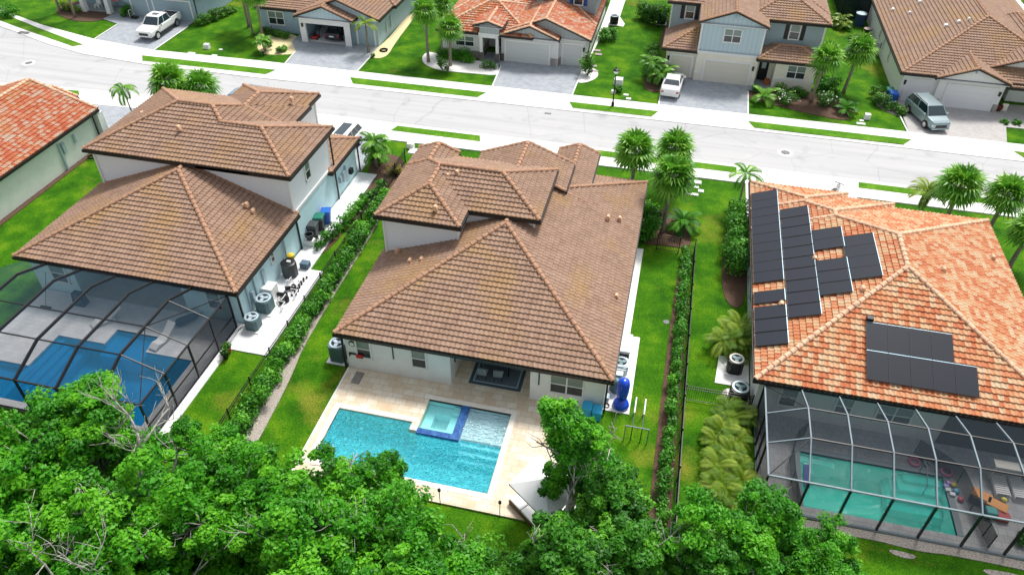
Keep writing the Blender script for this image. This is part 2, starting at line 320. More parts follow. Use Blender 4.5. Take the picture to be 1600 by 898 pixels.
T['frame_grey']=mat('pale_grey_aluminium',(.20,.25,.28),.7)
T['glass']=mat('window_glass',(.025,.04,.045),.08,spec=.9)
T['blind']=mat('window_blind_glass',(.17,.24,.22),.2,spec=.8)
T['door']=mat('pale_garage_door',(.62,.64,.62),.6)
T['doorwhite']=mat('white_garage_door',(.78,.78,.80),.6)
T['dooblue']=mat('blue_grey_garage_door',(.34,.45,.50),.6)
T['doorcream']=mat('cream_garage_door',(.68,.65,.56),.6)
T['dark']=mat('dark_interior',(.02,.02,.022),.9)
T['acgrey']=mat('grey_green_ac_metal',(.10,.17,.18),.5,metal=.3)
T['aclight']=mat('light_grey_ac_metal',(.42,.52,.58),.45,metal=.2)
T['acwhite']=mat('beige_ac_metal',(.60,.57,.52),.5)
T['pvc']=mat('white_pvc',(.75,.75,.74),.4)
T['rubber']=mat('black_rubber',(.018,.018,.018),.8)
T['bark']=mat('pale_grey_bark',(.40,.38,.34),.9,noise=.45,nscale=9,bump=.8,bscale=14)
T['palmbark']=mat('grey_brown_palm_bark',(.24,.20,.16),.95,noise=.5,nscale=10,bump=.8,bscale=18)
T['leaf']=leaf_mat('maple_leaves',(.012,.11,.003),(.060,.33,.006),(.19,.56,.018),.40)
T['leafdark']=leaf_mat('dark_tree_leaves',(.011,.075,.004),(.045,.23,.008),(.15,.46,.02),.35)
T['leafhedge']=leaf_mat('glossy_hedge_leaves',(.018,.10,.006),(.06,.26,.012),(.18,.52,.035),.3,.45)
T['leafbush']=leaf_mat('bush_leaves',(.02,.08,.008),(.06,.20,.015),(.15,.38,.03),.3)
T['leafpalm']=leaf_mat('palm_fronds',(.04,.15,.01),(.13,.38,.03),(.32,.60,.07),.4,.4)
T['leafyellow']=leaf_mat('yellow_green_fronds',(.05,.14,.01),(.17,.31,.02),(.42,.52,.07),.4,.4)
T['leafred']=leaf_mat('croton_leaves',(.10,.06,.01),(.22,.20,.03),(.40,.28,.05),.3)
# ---------------- roofs ----------------
def hgt(u,W,A): return A*np.sin(np.pi*u/W)**2
def tile_plane(P,W,Lr,A,J,seg):
    P=[Vector(p) for p in P]; a,b=P[0],P[1]; u=(b-a).normalized()
    n=None
    for p in P[2:]:
        q=(p-a)-(p-a).dot(u)*u
        if q.length>.01: v=q.normalized(); break
    n=u.cross(v)
    if n.z<0: u=-u; a,b=b,a; n=u.cross(v)
    pts=np.array([[(p-a).dot(u),(p-a).dot(v)] for p in P]); vmax=pts[:,1].max()
    def span(vv):
        us=[]
        m=len(pts)
        for i in range(m):
            (u0,v0),(u1,v1)=pts[i],pts[(i+1)%m]
            if min(v0,v1)-1e-6<=vv<=max(v0,v1)+1e-6:
                if abs(v1-v0)<1e-6: us+=[u0,u1]
                else: us.append(u0+(vv-v0)/(v1-v0)*(u1-u0))
        return (min(us),max(us)) if us else None
    Q=[];U=[]
    a_=np.array(a);u_=np.array(u);v_=np.array(v);n_=np.array(n)
    rid=random.randint(0,900)
    def pos(uu,vv,hh): return a_+uu[:,None]*u_+vv*v_+hh[:,None]*n_
    r=0; prev=None
    while r*Lr<vmax-1e-3:
        v0=r*Lr; v1=min(vmax,(r+1)*Lr); s0=span(v0+1e-5); s1=span(v1-1e-5)
        if s0 is None or s1 is None: break
        lo=min(s0[0],s1[0]); hi=max(s0[1],s1[1]); step=W/seg
        g=np.arange(math.floor(lo/step),math.ceil(hi/step)+1)*step
        g0=np.clip(g,*s0); g1=np.clip(g,*s1)
        h0=hgt(g0,W,A)+J; h1=hgt(g1,W,A)+J*(1-(v1-v0)/Lr)
        A0=pos(g0,v0,h0); A1=pos(g1,v1,h1)
        q=np.stack([A0[:-1],A0[1:],A1[1:],A1[:-1]],1)
        keep=(g0[1:]-g0[:-1]>1e-5)|(g1[1:]-g1[:-1]>1e-5)
        uu=np.stack([(g[:-1]+g[1:])/2/W+rid+.5,np.full(len(g)-1,r+rid+.5)],1)
        Q.append(q[keep]);U.append(uu[keep])
        # butt face of this course
        lowh=hgt(g0,W,A)*(1 if r else .2) if r else np.full(len(g0),-.09)
        B0=pos(g0,v0-(.004 if r else 0),lowh)
        q=np.stack([B0[:-1],B0[1:],A0[1:],A0[:-1]],1); k2=g0[1:]-g0[:-1]>1e-5
        Q.append(q[k2]);U.append(uu[k2])
        r+=1
    return Q,U
def hip(x0,x1,y0,y1,z,ax='y',m=.38,e0=None,e1=None):
    """planes, hip/ridge lines of a hip or gable roof; e0/e1 = run of the hip at the low/high end (0 = gable)"""
    if ax=='y':
        h=(x1-x0)/2; xm=(x0+x1)/2; zr=z+h*m; e0=h if e0 is None else e0; e1=h if e1 is None else e1
        a=(xm,y0+e0,zr); b=(xm,y1-e1,zr)
        c=[(x0,y0,z),(x1,y0,z),(x1,y1,z),(x0,y1,z)]
        pl=[[c[3],c[0],a,b],[c[1],c[2],b,a]]; ln=[(a,b)] if (Vector(a)-Vector(b)).length>.1 else []
        if e0: pl.append([c[0],c[1],a]); ln+=[(c[0],a),(c[1],a)]
        if e1: pl.append([c[2],c[3],b]); ln+=[(c[2],b),(c[3],b)]
        gb=([('S',x0,x1,xm,y0,z,zr)] if not e0 else [])+([('N',x0,x1,xm,y1,z,zr)] if not e1 else [])
    else:
        h=(y1-y0)/2; ym=(y0+y1)/2; zr=z+h*m; e0=h if e0 is None else e0; e1=h if e1 is None else e1
        a=(x0+e0,ym,zr); b=(x1-e1,ym,zr)
        c=[(x0,y0,z),(x1,y0,z),(x1,y1,z),(x0,y1,z)]
        pl=[[c[0],c[1],b,a],[c[2],c[3],a,b]]; ln=[(a,b)] if (Vector(a)-Vector(b)).length>.1 else []
        if e0: pl.append([c[3],c[0],a]); ln+=[(c[0],a),(c[3],a)]
        if e1: pl.append([c[1],c[2],b]); ln+=[(c[1],b),(c[2],b)]
        gb=[]
    return dict(pl=pl,ln=ln,gb=gb,rect=(x0,x1,y0,y1,z),ax=ax,e=(e0,e1))
def cut(pr,cx,cy,t):
    # shorten the hip that starts at corner (cx,cy): keep only the part above fraction t (t=1 removes it)
    out=[]
    for a,b in pr['ln']:
        if abs(a[0]-cx)<.01 and abs(a[1]-cy)<.01:
            if t>=1: continue
            a=tuple(a[i]+(b[i]-a[i])*t for i in range(3))
        out.append((a,b))
    pr['ln']=out; return pr
def roof(root,prims,kind,W=.27,Lr=.345,seg=6,gutters=None,gable_mat=None,skip_ln=(),fascia='bronze',A=.058,J=.068):
    Q=[];U=[]
    for pr in prims:
        for p in pr['pl']:
            q,u=tile_plane(p,W,Lr,A,J,seg); Q+=q; U+=u
    ro=quads_obj('roof',np.concatenate(Q),T[kind],root,np.concatenate(U))
    mb=MB()
    for pr in prims:
        lines=list(pr['ln'])
        for g in pr['gb']:
            lines+=[((g[1],g[4],g[5]),(g[3],g[4],g[6])),((g[2],g[4],g[5]),(g[3],g[4],g[6]))]
        for a,b in lines:
            a=Vector(a);b=Vector(b); L=(b-a).length
            if L<.3: continue
            n=max(1,int(L/.42)); g0_=(len(mb.v),len(mb.f)); keepg=list(mb.g); d=(b-a)/n; s=d.cross(Vector((0,0,1))).normalized(); up=s.cross(d).normalized()
            if up.z<0: up=-up
            for i in range(n):
                p=a+d*i; q=a+d*(i+1.12); vs_=[]
                for c,rr,lf in ((p,.155,.055),(q,.125,.035)):
                    for k in range(6):
                        t=PI*k/5; vs_.append(c+s*math.cos(t)*rr+up*(math.sin(t)*rr*.85+lf))
                mb.add(vs_,[(k,k+1,7+k,6+k) for k in range(5)]+[(0,1,2,3,4,5)])
            mb.g=keepg+[g0_]
    _r=mb
    each('ridge_tiles',mb,T['brown_cap' if kind=='brown' else 'terra_cap'],ro)
    # gutters / fascia round the eaves, soffit, gable walls
    gm=MB(); sf=MB(); gw=MB(); rk=MB()
    for pr in prims:
        x0,x1,y0,y1,z=pr['rect']; e=pr['e']; t=.02*(prims.index(pr)%4)
        z0,z1=z-.22-t*.3,z-.035-t*.3
        sides=[]
        if pr['ax']=='y':
            sides+=[(x0-.10,x0+.02,y0,y1),(x1-.02,x1+.10,y0,y1)]
            if e[0]: sides.append((x0-.10,x1+.10,y0-.10,y0+.02))
            if e[1]: sides.append((x0-.10,x1+.10,y1-.02,y1+.10))
        else:
            sides+=[(x0-.1,x1+.1,y0-.10,y0+.02),(x0-.1,x1+.1,y1-.02,y1+.10)]
            if e[0]: sides.append((x0-.10,x0+.02,y0,y1))
            if e[1]: sides.append((x1-.02,x1+.10,y0,y1))
        for s_ in sides: gm.box(*s_,z0,z1)
        sf.box(x0+.02,x1-.02,y0+.02+t,y1-.02-t,z-.2-t*.3,z-.16-t*.3)
        for (dd,a,b,xm,y,zz,zr) in pr['gb']:
            ins=.30 if dd=='S' else -.30; yy=y+ins; m_=(zr-zz)/((b-a)/2)
            gw.add([(a+.3,yy,zz-.1),(b-.3,yy,zz-.1),(b-.3,yy,zz+.3*m_-.05),(xm,yy,zr-.08),(a+.3,yy,zz+.3*m_-.05)],[(0,1,2,3,4)] if dd=='S' else [(4,3,2,1,0)])
            for xe in (a,b): rk.bar((xe,y,zz-.03),(xm,y,zr-.03),.05,.2)
    each('gutter',gm,T[fascia],root); obj('soffit',sf,T['white'],root)
    if gw.f: each('gable_wall',gw,gable_mat or T['stucco'],root); each('rake_board',rk,T[fascia],root)
    return ro
def vent(ro,x,y,z,m='terra_cap',s=1):
    mb=MB(); mb.extr([(x-.22*s,z-.15),(x+.22*s,z-.15),(x+.2*s,z+.08),(x+.1*s,z+.2),(x-.1*s,z+.2),(x-.2*s,z+.08)],'y',y-.2*s,y+.25*s); return obj('roof_vent',mb,T[m],ro,bevel=.02)
def wb(mb,d,c,u0,u1,z0,z1,t0,t1,m=0):
    if d=='S': mb.box(u0,u1,c-t1,c-t0,z0,z1,m)
    elif d=='N': mb.box(u0,u1,c+t0,c+t1,z0,z1,m)
    elif d=='E': mb.box(c+t0,c+t1,u0,u1,z0,z1,m)
    else: mb.box(c-t1,c-t0,u0,u1,z0,z1,m)
def window(root,d,c,u,z,w,h,cols=1,label=None,shut=None,frame='white'):
    f=MB(); t=.09; u0,u1,z0,z1=u-w/2,u+w/2,z,z+h
    wb(f,d,c,u0,u1,z0-.02,z0+t,0,.08); wb(f,d,c,u0,u1,z1-t,z1,0,.08); wb(f,d,c,u0,u0+t,z0,z1,.002,.078); wb(f,d,c,u1-t,u1,z0,z1,.002,.078)
    wb(f,d,c,u0,u1,z0+h/2-.03,z0+h/2+.03,.002,.06)
    for i in range(1,cols): uu=u0+w*i/cols; wb(f,d,c,uu-.04,uu+.04,z0,z1,.002,.065)
    fo=obj('window',f,T[frame],root)
    p=MB(); wb(p,d,c,u0+.02,u1-.02,z0+.03,z0+h/2,.0,.03); wb(p,d,c,u0+.02,u1-.02,z0+h/2+.002,z1-.03,.0,.028,1)
    obj('pane',p,[T['glass'],T['blind']],fo)
    if shut:
        for s in (-1,1):
            q=MB(); a=u0-.42 if s<0 else u1+.06; wb(q,d,c,a,a+.36,z0,z1,0,.05); obj('shutter',q,T[shut],root)
    return fo
def garage(root,c,u0,u1,h=2.15,door='door',trim='white',z=0.02,d='S'):
    f=MB()
    wb(f,d,c,u0-.16,u0,z,z+h+.16,0,.09); wb(f,d,c,u1,u1+.16,z,z+h+.16,0,.09); wb(f,d,c,u0,u1,z+h,z+h+.16,0,.088)
    obj('garage_trim',f,T[trim],root)
    p=MB(); k=4
    for i in range(k): wb(p,d,c,u0,u1,z+h*i/k,z+h*(i+1)/k-.025,0,.045)
    wb(p,d,c,u0,u1,z,z+h,0,.03)
    return obj('garage_door',p,T[door],root)
def walls(root,boxes,m,name='wall'):
    mb=MB()
    for b in boxes: mb.box(*b)
    return (each if name in ('stone_base','porch_column','garage_front') else obj)(name,mb,m,root)
def lampfix(root,d,c,u,z):
    mb=MB(); wb(mb,d,c,u-.07,u+.07,z,z+.3,0,.16); wb(mb,d,c,u-.1,u+.1,z+.3,z+.36,0,.2); return obj('wall_lamp',mb,T['black'],root)
def spout(root,x,y,z,dx,dy):
    mb=MB(); mb.bar((x,y,z),(x+dx,y+dy,z-.35),.09); mb.bar((x+dx,y+dy,z-.3),(x+dx,y+dy,.05),.09,.1); return obj('downspout',mb,T['bronze'],root)
# ---------------- foliage ----------------
def leaves(rng,C,rad,n,size,up=.6,aspect=.6,out=None):
    """n leaf quads scattered in ellipsoids: C (k,3) centres, rad (k,3) radii"""
    C=np.asarray(C);rad=np.asarray(rad);k=len(C)
    idx=rng.integers(0,k,n); d=rng.normal(size=(n,3)); d/=np.linalg.norm(d,axis=1)[:,None]
    rr=rng.random(n)**(1/2.2); P=C[idx]+d*rr[:,None]*rad[idx]
    nn=d*.5+np.array([0,0,up])+rng.normal(size=(n,3))*.45; nn/=np.linalg.norm(nn,axis=1)[:,None]
    t=rng.normal(size=(n,3)); t-=(t*nn).sum(1)[:,None]*nn; t/=np.linalg.norm(t,axis=1)[:,None]; b=np.cross(nn,t)
    s=size*(.6+.8*rng.random(n))[:,None]; t=t*s; b=b*s*aspect
    Q=np.stack([P-t,P+b*.9-t*.1,P+t,P-b*.9-t*.1],1)
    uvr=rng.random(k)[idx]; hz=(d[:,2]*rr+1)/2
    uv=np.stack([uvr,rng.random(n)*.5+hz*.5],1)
    return Q,uv
def bush(name,label,cat,x,y,r,h,matn='leafbush',n=700,size=.09,seed=1,group=None,flowers=None,rx=None,z0=0):
    rng=np.random.default_rng(seed); root=thing(name,label,cat,(x,y,z0),0,group); rx=rx or r
    k=12; C=np.stack([rng.uniform(-.6,.6,k)*rx,rng.uniform(-.6,.6,k)*r,rng.uniform(.25,.75,k)*h],1); rad=np.stack([np.full(k,.42*rx),np.full(k,.42*r),np.full(k,.3*h)],1)*rng.uniform(.7,1.2,(k,1))
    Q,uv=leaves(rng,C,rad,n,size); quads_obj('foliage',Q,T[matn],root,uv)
    mb=MB()
    for i in range(5): mb.tube([(0,0,0),tuple(C[i]*.5),tuple(C[i])],[.03,.02,.01],5)
    obj('stem',mb,T['palmbark'],root)
    if flowers:
        Q,uv=leaves(rng,C+np.array([0,0,.1*h]),rad*1.15,flowers,.075,.9,.9); quads_obj('flowers',Q,T['white'],root,uv)
    return root
def hedge(label,pts,wd,h,matn='leafhedge',dens=260,size=.09,seed=1,name='hedge',cat='hedge',wob=.25,z0=0.0):
    rng=np.random.default_rng(seed); C=[];rad=[]
    for (a,b) in zip(pts[:-1],pts[1:]):
        L=math.dist(a,b); n=max(2,int(L/.55))
        for i in range(n):
            f=(i+.5)/n; s=1+rng.uniform(-wob,wob)
            for lv in (.35,.72):
                C.append((a[0]+(b[0]-a[0])*f+rng.normal()*wd*.12,a[1]+(b[1]-a[1])*f+rng.normal()*.1,z0+h*lv*s)); rad.append((wd*.55*s,.42,h*.32*s))
    Q,uv=leaves(rng,C,rad,int(dens*len(C)/2),size,.5)
    root=thing(name,label,cat,(pts[0][0],pts[0][1],z0),0,None,world=True)
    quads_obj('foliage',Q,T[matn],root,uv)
    mb=MB()
    for i in range(0,len(C),4): mb.tube([(C[i][0],C[i][1],z0),(C[i][0],C[i][1],z0+h*.6)],[.03,.012],5)
    obj('stems',mb,T['palmbark'],root)
    return root
def fan_palm(name,label,x,y,h,r=1.7,nf=42,seed=1,matn='leafpalm',group=None,lean=(0,0),boots=True,cat='palm tree',tr=.17):
    rng=np.random.default_rng(seed); root=thing(name,label,cat,(x,y,0),0,group); top=Vector((lean[0],lean[1],h))
    mb=MB(); ns=9; pts=[Vector((lean[0]*(i/ns)**1.5,lean[1]*(i/ns)**1.5,h*i/ns)) for i in range(ns+1)]
    mb.tube(pts,[tr*1.35]+[tr*(1.05-.25*i/ns) for i in range(1,ns+1)],9)
    obj('trunk',mb,T['palmbark'],root,smooth=True)
    if boots:
        bt=MB()
        for i in range(46):
            f=.62+.38*i/46; p=pts[0].lerp(top,f); p=Vector((lean[0]*f**1.5,lean[1]*f**1.5,h*f)); a=i*2.4; d=Vector((math.cos(a),math.sin(a),0))
            bt.bar(p+d*tr*.7,p+d*(tr+.13)+Vector((0,0,.22)),.09,.05)
        obj('boots',bt,T['bark'],root)
    Q=[];uv=[]
    for i in range(nf):
        az=i*2.39996+rng.normal()*.2; el=R(78)-R(125)*((i+.5)/nf)**1.05+rng.normal()*.1
        d=np.array([math.cos(az)*math.cos(el),math.sin(az)*math.cos(el),math.sin(el)]); pl=r*(.40+.12*rng.random())
        side=np.array([-math.sin(az),math.cos(az),0]); upv=np.cross(side,d)*-1
        if upv[2]<0: upv=-upv
        o=np.array(top)+d*pl+np.array([0,0,-.12*pl*math.cos(el)])
        pb=np.array(top)
        w=side*.018; Q.append([pb-w,pb+w,o+w,o-w]); uv.append((.2,.2))
        tint=rng.random(); L=r*(.60+.12*rng.random())
        nl=13
        for j in range(nl):
            a=(j/(nl-1)-.5)*R(235); dr=d*math.cos(a)+side*math.sin(a); wv=(-d*math.sin(a)+side*math.cos(a))*L*.075
            le=L*(1-.18*abs(a)/2)*(.9+.2*rng.random()); mid=o+dr*le*.55+upv*.03; tip=o+dr*le+np.array([0,0,-.28*le*(.4+rng.random())])
            Q.append([o,mid-wv,mid+wv,o]); uv.append((tint,.3+.5*rng.random()))
            Q.append([mid-wv,tip,tip,mid+wv]); uv.append((tint,.4+.6*rng.random()))
    Q=[q if not np.allclose(q[0],q[3]) else [q[0],q[1],q[2],q[0]+1e-4] for q in Q]
    quads_obj('crown',np.array([np.array(q) for q in Q]),T[matn],root,np.array(uv))
    return root
def frond_palm(name,label,x,y,h,L=1.8,nf=10,seed=1,matn='leafpalm',group=None,lean=(0,0),stems=1,tr=.07,lw=.045,ll=.42,cat='palm tree',z0=0,droop=.9,el0=75):
    rng=np.random.default_rng(seed); root=thing(name,label,cat,(x,y,z0),0,group); Q=[];uv=[]; mb=MB()
    for s in range(stems):
        ba=rng.uniform(0,6.28); br=.0 if stems==1 else .22*rng.random()*stems**.5
        b0=Vector((math.cos(ba)*br,math.sin(ba)*br,0)); hh=h*(1 if stems==1 else rng.uniform(.6,1.1))
        top=b0+Vector((lean[0]+b0.x*1.2,lean[1]+b0.y*1.2,hh))
        mb.tube([b0,b0.lerp(top,.5)+Vector((0,0,.05)),top],[tr*1.3,tr,tr*.7],7)
        for i in range(nf):
            az=i*2.39996+rng.normal()*.2; el=R(el0)-R(el0-5)*((i+.5)/nf)
            hd=np.array([math.cos(az),math.sin(az),0]); side=np.array([-math.sin(az),math.cos(az),0]); p=np.array(top); LL=L*(.8+.35*rng.random()); tint=rng.random()
            k=11; ang=el
            for j in range(k):
                ds=hd*math.cos(ang)+np.array([0,0,math.sin(ang)]); q=p+ds*LL/k; ang-=droop*(.12+.05*j/k)*1.3
                w=side*.012; Q.append([p-w,p+w,q+w,q-w]); uv.append((tint,.3))
                if j>0:
                    le=ll*math.sin(PI*(j+.6)/(k+.8))**.6
                    for sg in (-1,1):
                        for tt in (.1,.3,.5,.7,.9):
                            c=p+(q-p)*tt; dr=side*sg*.85+ds*.55+np.array([0,0,-.28]); tip=c+dr*le; wv=ds*lw/2; md=c+dr*le*.5+np.array([0,0,.06*le])
                            Q.append([c-wv,md-wv,tip,md+wv]); uv.append((tint,.2+.8*rng.random()))
                p=q
    quads_obj('crown',np.array([np.array(q) for q in Q]),T[matn],root,np.array(uv))
    obj('trunk',mb,T['palmbark'],root,smooth=True)
    return root
TREEV={}
def tree_variant(seed,R_,H,matn,nt=190,nl=80,size=.15,tuft=.46,bare=3):
    """crown + trunk meshes for a broad-leaved tree; base at origin, crown centre at 0.62 H"""
    rng=np.random.default_rng(seed); root=thing('leafy_tree','x','tree',(0,0,0)); cz=H*.60
    tall=seed==105; lobes=[(rng.normal()*(.30 if tall else .36)*R_,rng.normal()*(.30 if tall else .36)*R_,cz+rng.uniform(*((-.30,.36) if tall else (-.18,.22)))*H,rng.uniform(.22,.58)*R_*(.8 if tall else 1)) for _ in range(12)]
    C=[]
    while len(C)<nt:
        lx,ly,lz,lr=lobes[rng.integers(0,12)]; d=rng.normal(size=3); d/=np.linalg.norm(d); d[2]=d[2]*.9+.15
        r_=rng.random()**.35; p=np.array([lx,ly,lz])+d*lr*r_*np.array([1,1,1.0])
        if p[2]>H*.22: C.append(p)
    C=np.array(C); rad=np.full((nt,3),tuft)*rng.uniform(.4,1.35,(nt,1)); rad[:,2]*=.6
    Q,uv=leaves(rng,C,rad,nt*nl,size,.75,.62)
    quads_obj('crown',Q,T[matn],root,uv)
    mb=MB(); top=Vector((rng.normal()*.2,rng.normal()*.2,cz*.9))
    mb.tube([(0,0,0),(top.x*.3,top.y*.5,cz*.35),(top.x,top.y,top.z)],[R_*.055,R_*.042,R_*.025],8)
    for i in range(22):
        p=Vector(C[rng.integers(0,nt)]); f=rng.uniform(.35,1); s=Vector((top.x*f,top.y*f,top.z*f)); m_=s.lerp(p,.5)+Vector((rng.normal()*.15,rng.normal()*.15,.25))
        mb.tube([s,m_,p],[R_*.022,R_*.014,R_*.005],5)
    for i in range(bare):     # pale dead branches that stick out of the crown
        a=rng.uniform(0,6.28); s=Vector((math.cos(a)*R_*.25,math.sin(a)*R_*.25,cz)); e=Vector((math.cos(a)*R_*.75,math.sin(a)*R_*.75,H*.60+R_*.62))
        m_=s.lerp(e,.55)+Vector((rng.normal()*.2,rng.normal()*.2,.1)); mb.tube([s,m_,e],[.07,.05,.018],5)
        for k in range(6):
            b0=m_.lerp(e,rng.uniform(0,.9)); b1=b0+Vector((rng.normal()*.45,rng.normal()*.45,rng.uniform(.1,.6))); b2=b1+Vector((rng.normal()*.25,rng.normal()*.25,.2))
            mb.tube([b0,b1,b2],[.026,.016,.007],4)
    obj('trunk',mb,T['bark'],root,smooth=True)
    return root
# ---------------- setting ----------------
def cells(x0,x1,y0,y1,holes):
    xs=sorted({x0,x1}|{v for h in holes for v in h[:2] if x0<v<x1}); ys=sorted({y0,y1}|{v for h in holes for v in h[2:] if y0<v<y1})
    out=[]
    for a,b in zip(xs[:-1],xs[1:]):
        for c,d in zip(ys[:-1],ys[1:]):
            mx,my=(a+b)/2,(c+d)/2
            if not any(h[0]<mx<h[1] and h[2]<my<h[3] for h in holes): out.append((a,b,c,d))
    return out
HC=(-14.93,-5.73,21.08,26.27); HB=(-36.6,-24.6,20.9,27.2); HD=(9.4,16.35,23.95,27.35)
T['walk']=paver_mat('jointed_white_concrete',[(.82,.81,.79),(.80,.79,.77),(.70,.69,.66)],1.5,60,(.55,.54,.52),.02,.5,.25)
g=MB()
for c in cells(-400,400,-120,700,[HC,HB,HD]):
    g.add([(c[0],c[2],0),(c[1],c[2],0),(c[1],c[3],0),(c[0],c[3],0)],[(0,1,2,3)])
obj('lawn_ground',g,T['grass'],kind='structure')
def strip(name,lo,hi,z,m,th=.05):
    mb=MB(); n=len(lo)
    # resample both polylines at common x
    xs=sorted({p[0] for p in lo}|{p[0] for p in hi}); L=np.interp(xs,[p[0] for p in lo],[p[1] for p in lo]); H=np.interp(xs,[p[0] for p in hi],[p[1] for p in hi])
    v=[(x,l,z) for x,l in zip(xs,L)]+[(x,h,z) for x,h in zip(xs,H)]+[(x,l,z-th) for x,l in zip(xs,L)]+[(x,h,z-th) for x,h in zip(xs,H)]; k=len(xs)
    f=[(i,i+1,k+i+1,k+i) for i in range(k-1)]+[(2*k+i,2*k+i+1,i+1,i) for i in range(k-1)]+[(k+i,k+i+1,3*k+i+1,3*k+i) for i in range(k-1)]
    mb.add(v,f); return obj(name,mb,m,kind='structure')
NE_=[(-95,75),(-72.4,66.9),(-67.9,65.3),(-64.4,64.0),(-59,62.6),(-51.5,61.9),(-39,61.8),(-26,62.1),(-14,62.3),(9,62.6),(120,62.6)]
NI_=[(-95,79),(-76,71.1),(-68,68.2),(-60.2,66.2),(-52.7,65.2),(-41.3,65.45),(-30,65.5),(9,65.65),(120,65.7)]
SE_=[(-95,51),(-62.2,54.8),(-54,55.5),(-46.6,55.95),(-30,56.3),(120,56.3)]
SI_=[(-95,48),(-62,51.4),(-50.7,52.96),(-45,53.3),(-23,53.3),(0,53.5),(120,53.7)]
off=lambda P,d:[(a,b+d) for a,b in P]
strip('street',off(SE_,.0),off(NE_,.0),.03,T['asphalt'])
T['gutter_c']=mat('kerb_concrete',(.68,.67,.65),.9,noise=.1,nscale=3)
strip('kerb',off(NE_,0),off(NE_,.5),.075,T['gutter_c'],.1); strip('kerb',off(SE_,-.5),off(SE_,0),.075,T['gutter_c'],.1)
strip('pavement',off(NE_,.5),NI_,.10,T['walk'],.12); strip('pavement',SI_,off(SE_,-.5),.10,T['walk'],.12)
def poly(name,pts,z,m,kind='structure',z0=None):
    mb=MB(); mb.prism([(p[0],p[1]) for p in pts],z0 if z0 is not None else z-.03,z); o=obj(name,mb,m,kind=kind); return o
def verge(pts): return poly('grass_verge',[at(*p) if len(p)==2 and p[1]>-1 and isinstance(p[0],float) and False else p for p in pts],.125,T['verge'],z0=.06)
for V in ([(-78,71.4),(-73.3,69.5),(-68.1,67.4),(-60.4,64.6),(-61.1,63.9),(-68.5,66.4),(-73.3,68.1),(-78.5,70.2)],
          [(-52.9,63.65),(-38.2,63.8),(-38.7,62.6),(-52.1,62.5)],[(-30.5,64.0),(-16.85,64.05),(-17.4,62.85),(-29.7,62.75)],
          [(-8.94,64.05),(-.75,64.15),(-1.25,62.98),(-8.4,62.93)],[(7.2,64.2),(20.9,64.2),(20.1,63.1),(7.7,63.1)],[(29.0,64.2),(60,64.2),(60,63.1),(29.6,63.1)],
          [(-90,51),(-61.8,54.2),(-53.8,55.0),(-53.2,54.3),(-60.6,53.0),(-90,49.6)],[(-23.0,54.85),(-22.7,55.75),(-15.3,55.8),(-15.0,54.85)],
          [(-5.6,55.8),(6.2,55.8),(6.2,54.9),(-5.5,54.9)],[(15.6,55.8),(60,55.75),(60,54.9),(15.5,54.95)]):
    poly('grass_verge',V,.125,T['verge'],z0=.06)
def chaikin(P,n=2):
    for _ in range(n):
        Q=[]
        for i in range(len(P)):
            a,b=Vector(P[i]),Vector(P[(i+1)%len(P)]); Q+=[a*.75+b*.25,a*.25+b*.75]
        P=Q
    return P
def bed(pts,m,z=.05,px=True,name='planting_bed',sm=True):
    P=[at(*p) for p in pts] if px else [Vector((*p,0)) for p in pts]
    if sm: P=chaikin(P)
    return poly(name,P,z,T[m],z0=-.02)
# driveways and paths
def slab(name,x0,x1,y0,y1,m,z=.075,holes=()):
    mb=MB()
    for c in cells(x0,x1,y0,y1,list(holes)): mb.box(*c,-.05,z)
    return obj(name,mb,T[m],kind='structure')
poly('driveway',[(-60.2,66.2),(-52.7,65.2),(-52.9,73.9),(-62.8,73.6),(-63.1,71.6),(-60.4,70.6)],.065,T['drive'])
poly('driveway',[(-38.0,65.45),(-30.45,65.5),(-30.6,71.9),(-38.9,71.9),(-38.9,73.6),(-40.0,73.6),(-39.9,70.8),(-38.3,68.5)],.065,T['drive'])
poly('driveway',[(-16.6,65.5),(-9.0,65.55),(-8.9,72.2),(-17.3,72.2),(-17.3,73.5),(-19.2,73.5),(-19.1,70.8),(-16.9,70.5)],.065,T['drive'])
poly('driveway',[(-.75,65.6),(7.15,65.65),(7.2,70.8),(9.4,70.9),(9.4,73.5),(7.8,73.4),(7.8,72.3),(-.75,72.3)],.065,T['drive'])
poly('driveway',[(20.95,65.65),(28.9,65.7),(29.6,68.8),(34,68.9),(34,74),(20.95,72.6)],.065,T['drivegrey'])
slab('driveway',-50.7,-43.2,46.9,53.15,'drive'); slab('driveway',-31.5,-23.0,48.0,53.3,'drive'); slab('driveway',-13.5,-6.0,47.5,53.4,'drive'); slab('driveway',6.9,15.2,48.7,53.5,'walk')
# white border strips along drives
bm_=MB()
for x0,y0,x1,y1 in ((-60.35,66.3,-60.55,70.6),(-52.62,65.2,-52.75,71.9),(-38.1,65.5,-38.4,68.5),(-30.4,65.5,-30.45,70),(-16.65,65.5,-16.95,70.4),(-8.92,65.55,-8.85,70),(-.82,65.6,-.85,70),(7.22,65.65,7.28,70.6),(20.88,65.65,20.6,70)):
    bm_.bar((x0,y0,.06),(x1,y1,.06),.12,.05)
obj('driveway_border',bm_,T['conc'],kind='structure')
# main pool deck
slab('pool_deck',-15.57,-1.6,20.05,27.6,'trav',.10,[HC]); slab('lanai_floor',-9.5,-5.0,27.6,30.6,'trav',.10)
slab('deck_edge',-15.66,-15.57,20.0,27.55,'conc',.095)
slab('equipment_slab',-1.0,.5,27.8,34.0,'conc',.06); slab('side_path',-1.0,-.12,34.0,43.0,'conc',.06)
# pool coping
T['coping']=mat('cream_coping',(.80,.76,.68),.8,noise=.06,nscale=4)
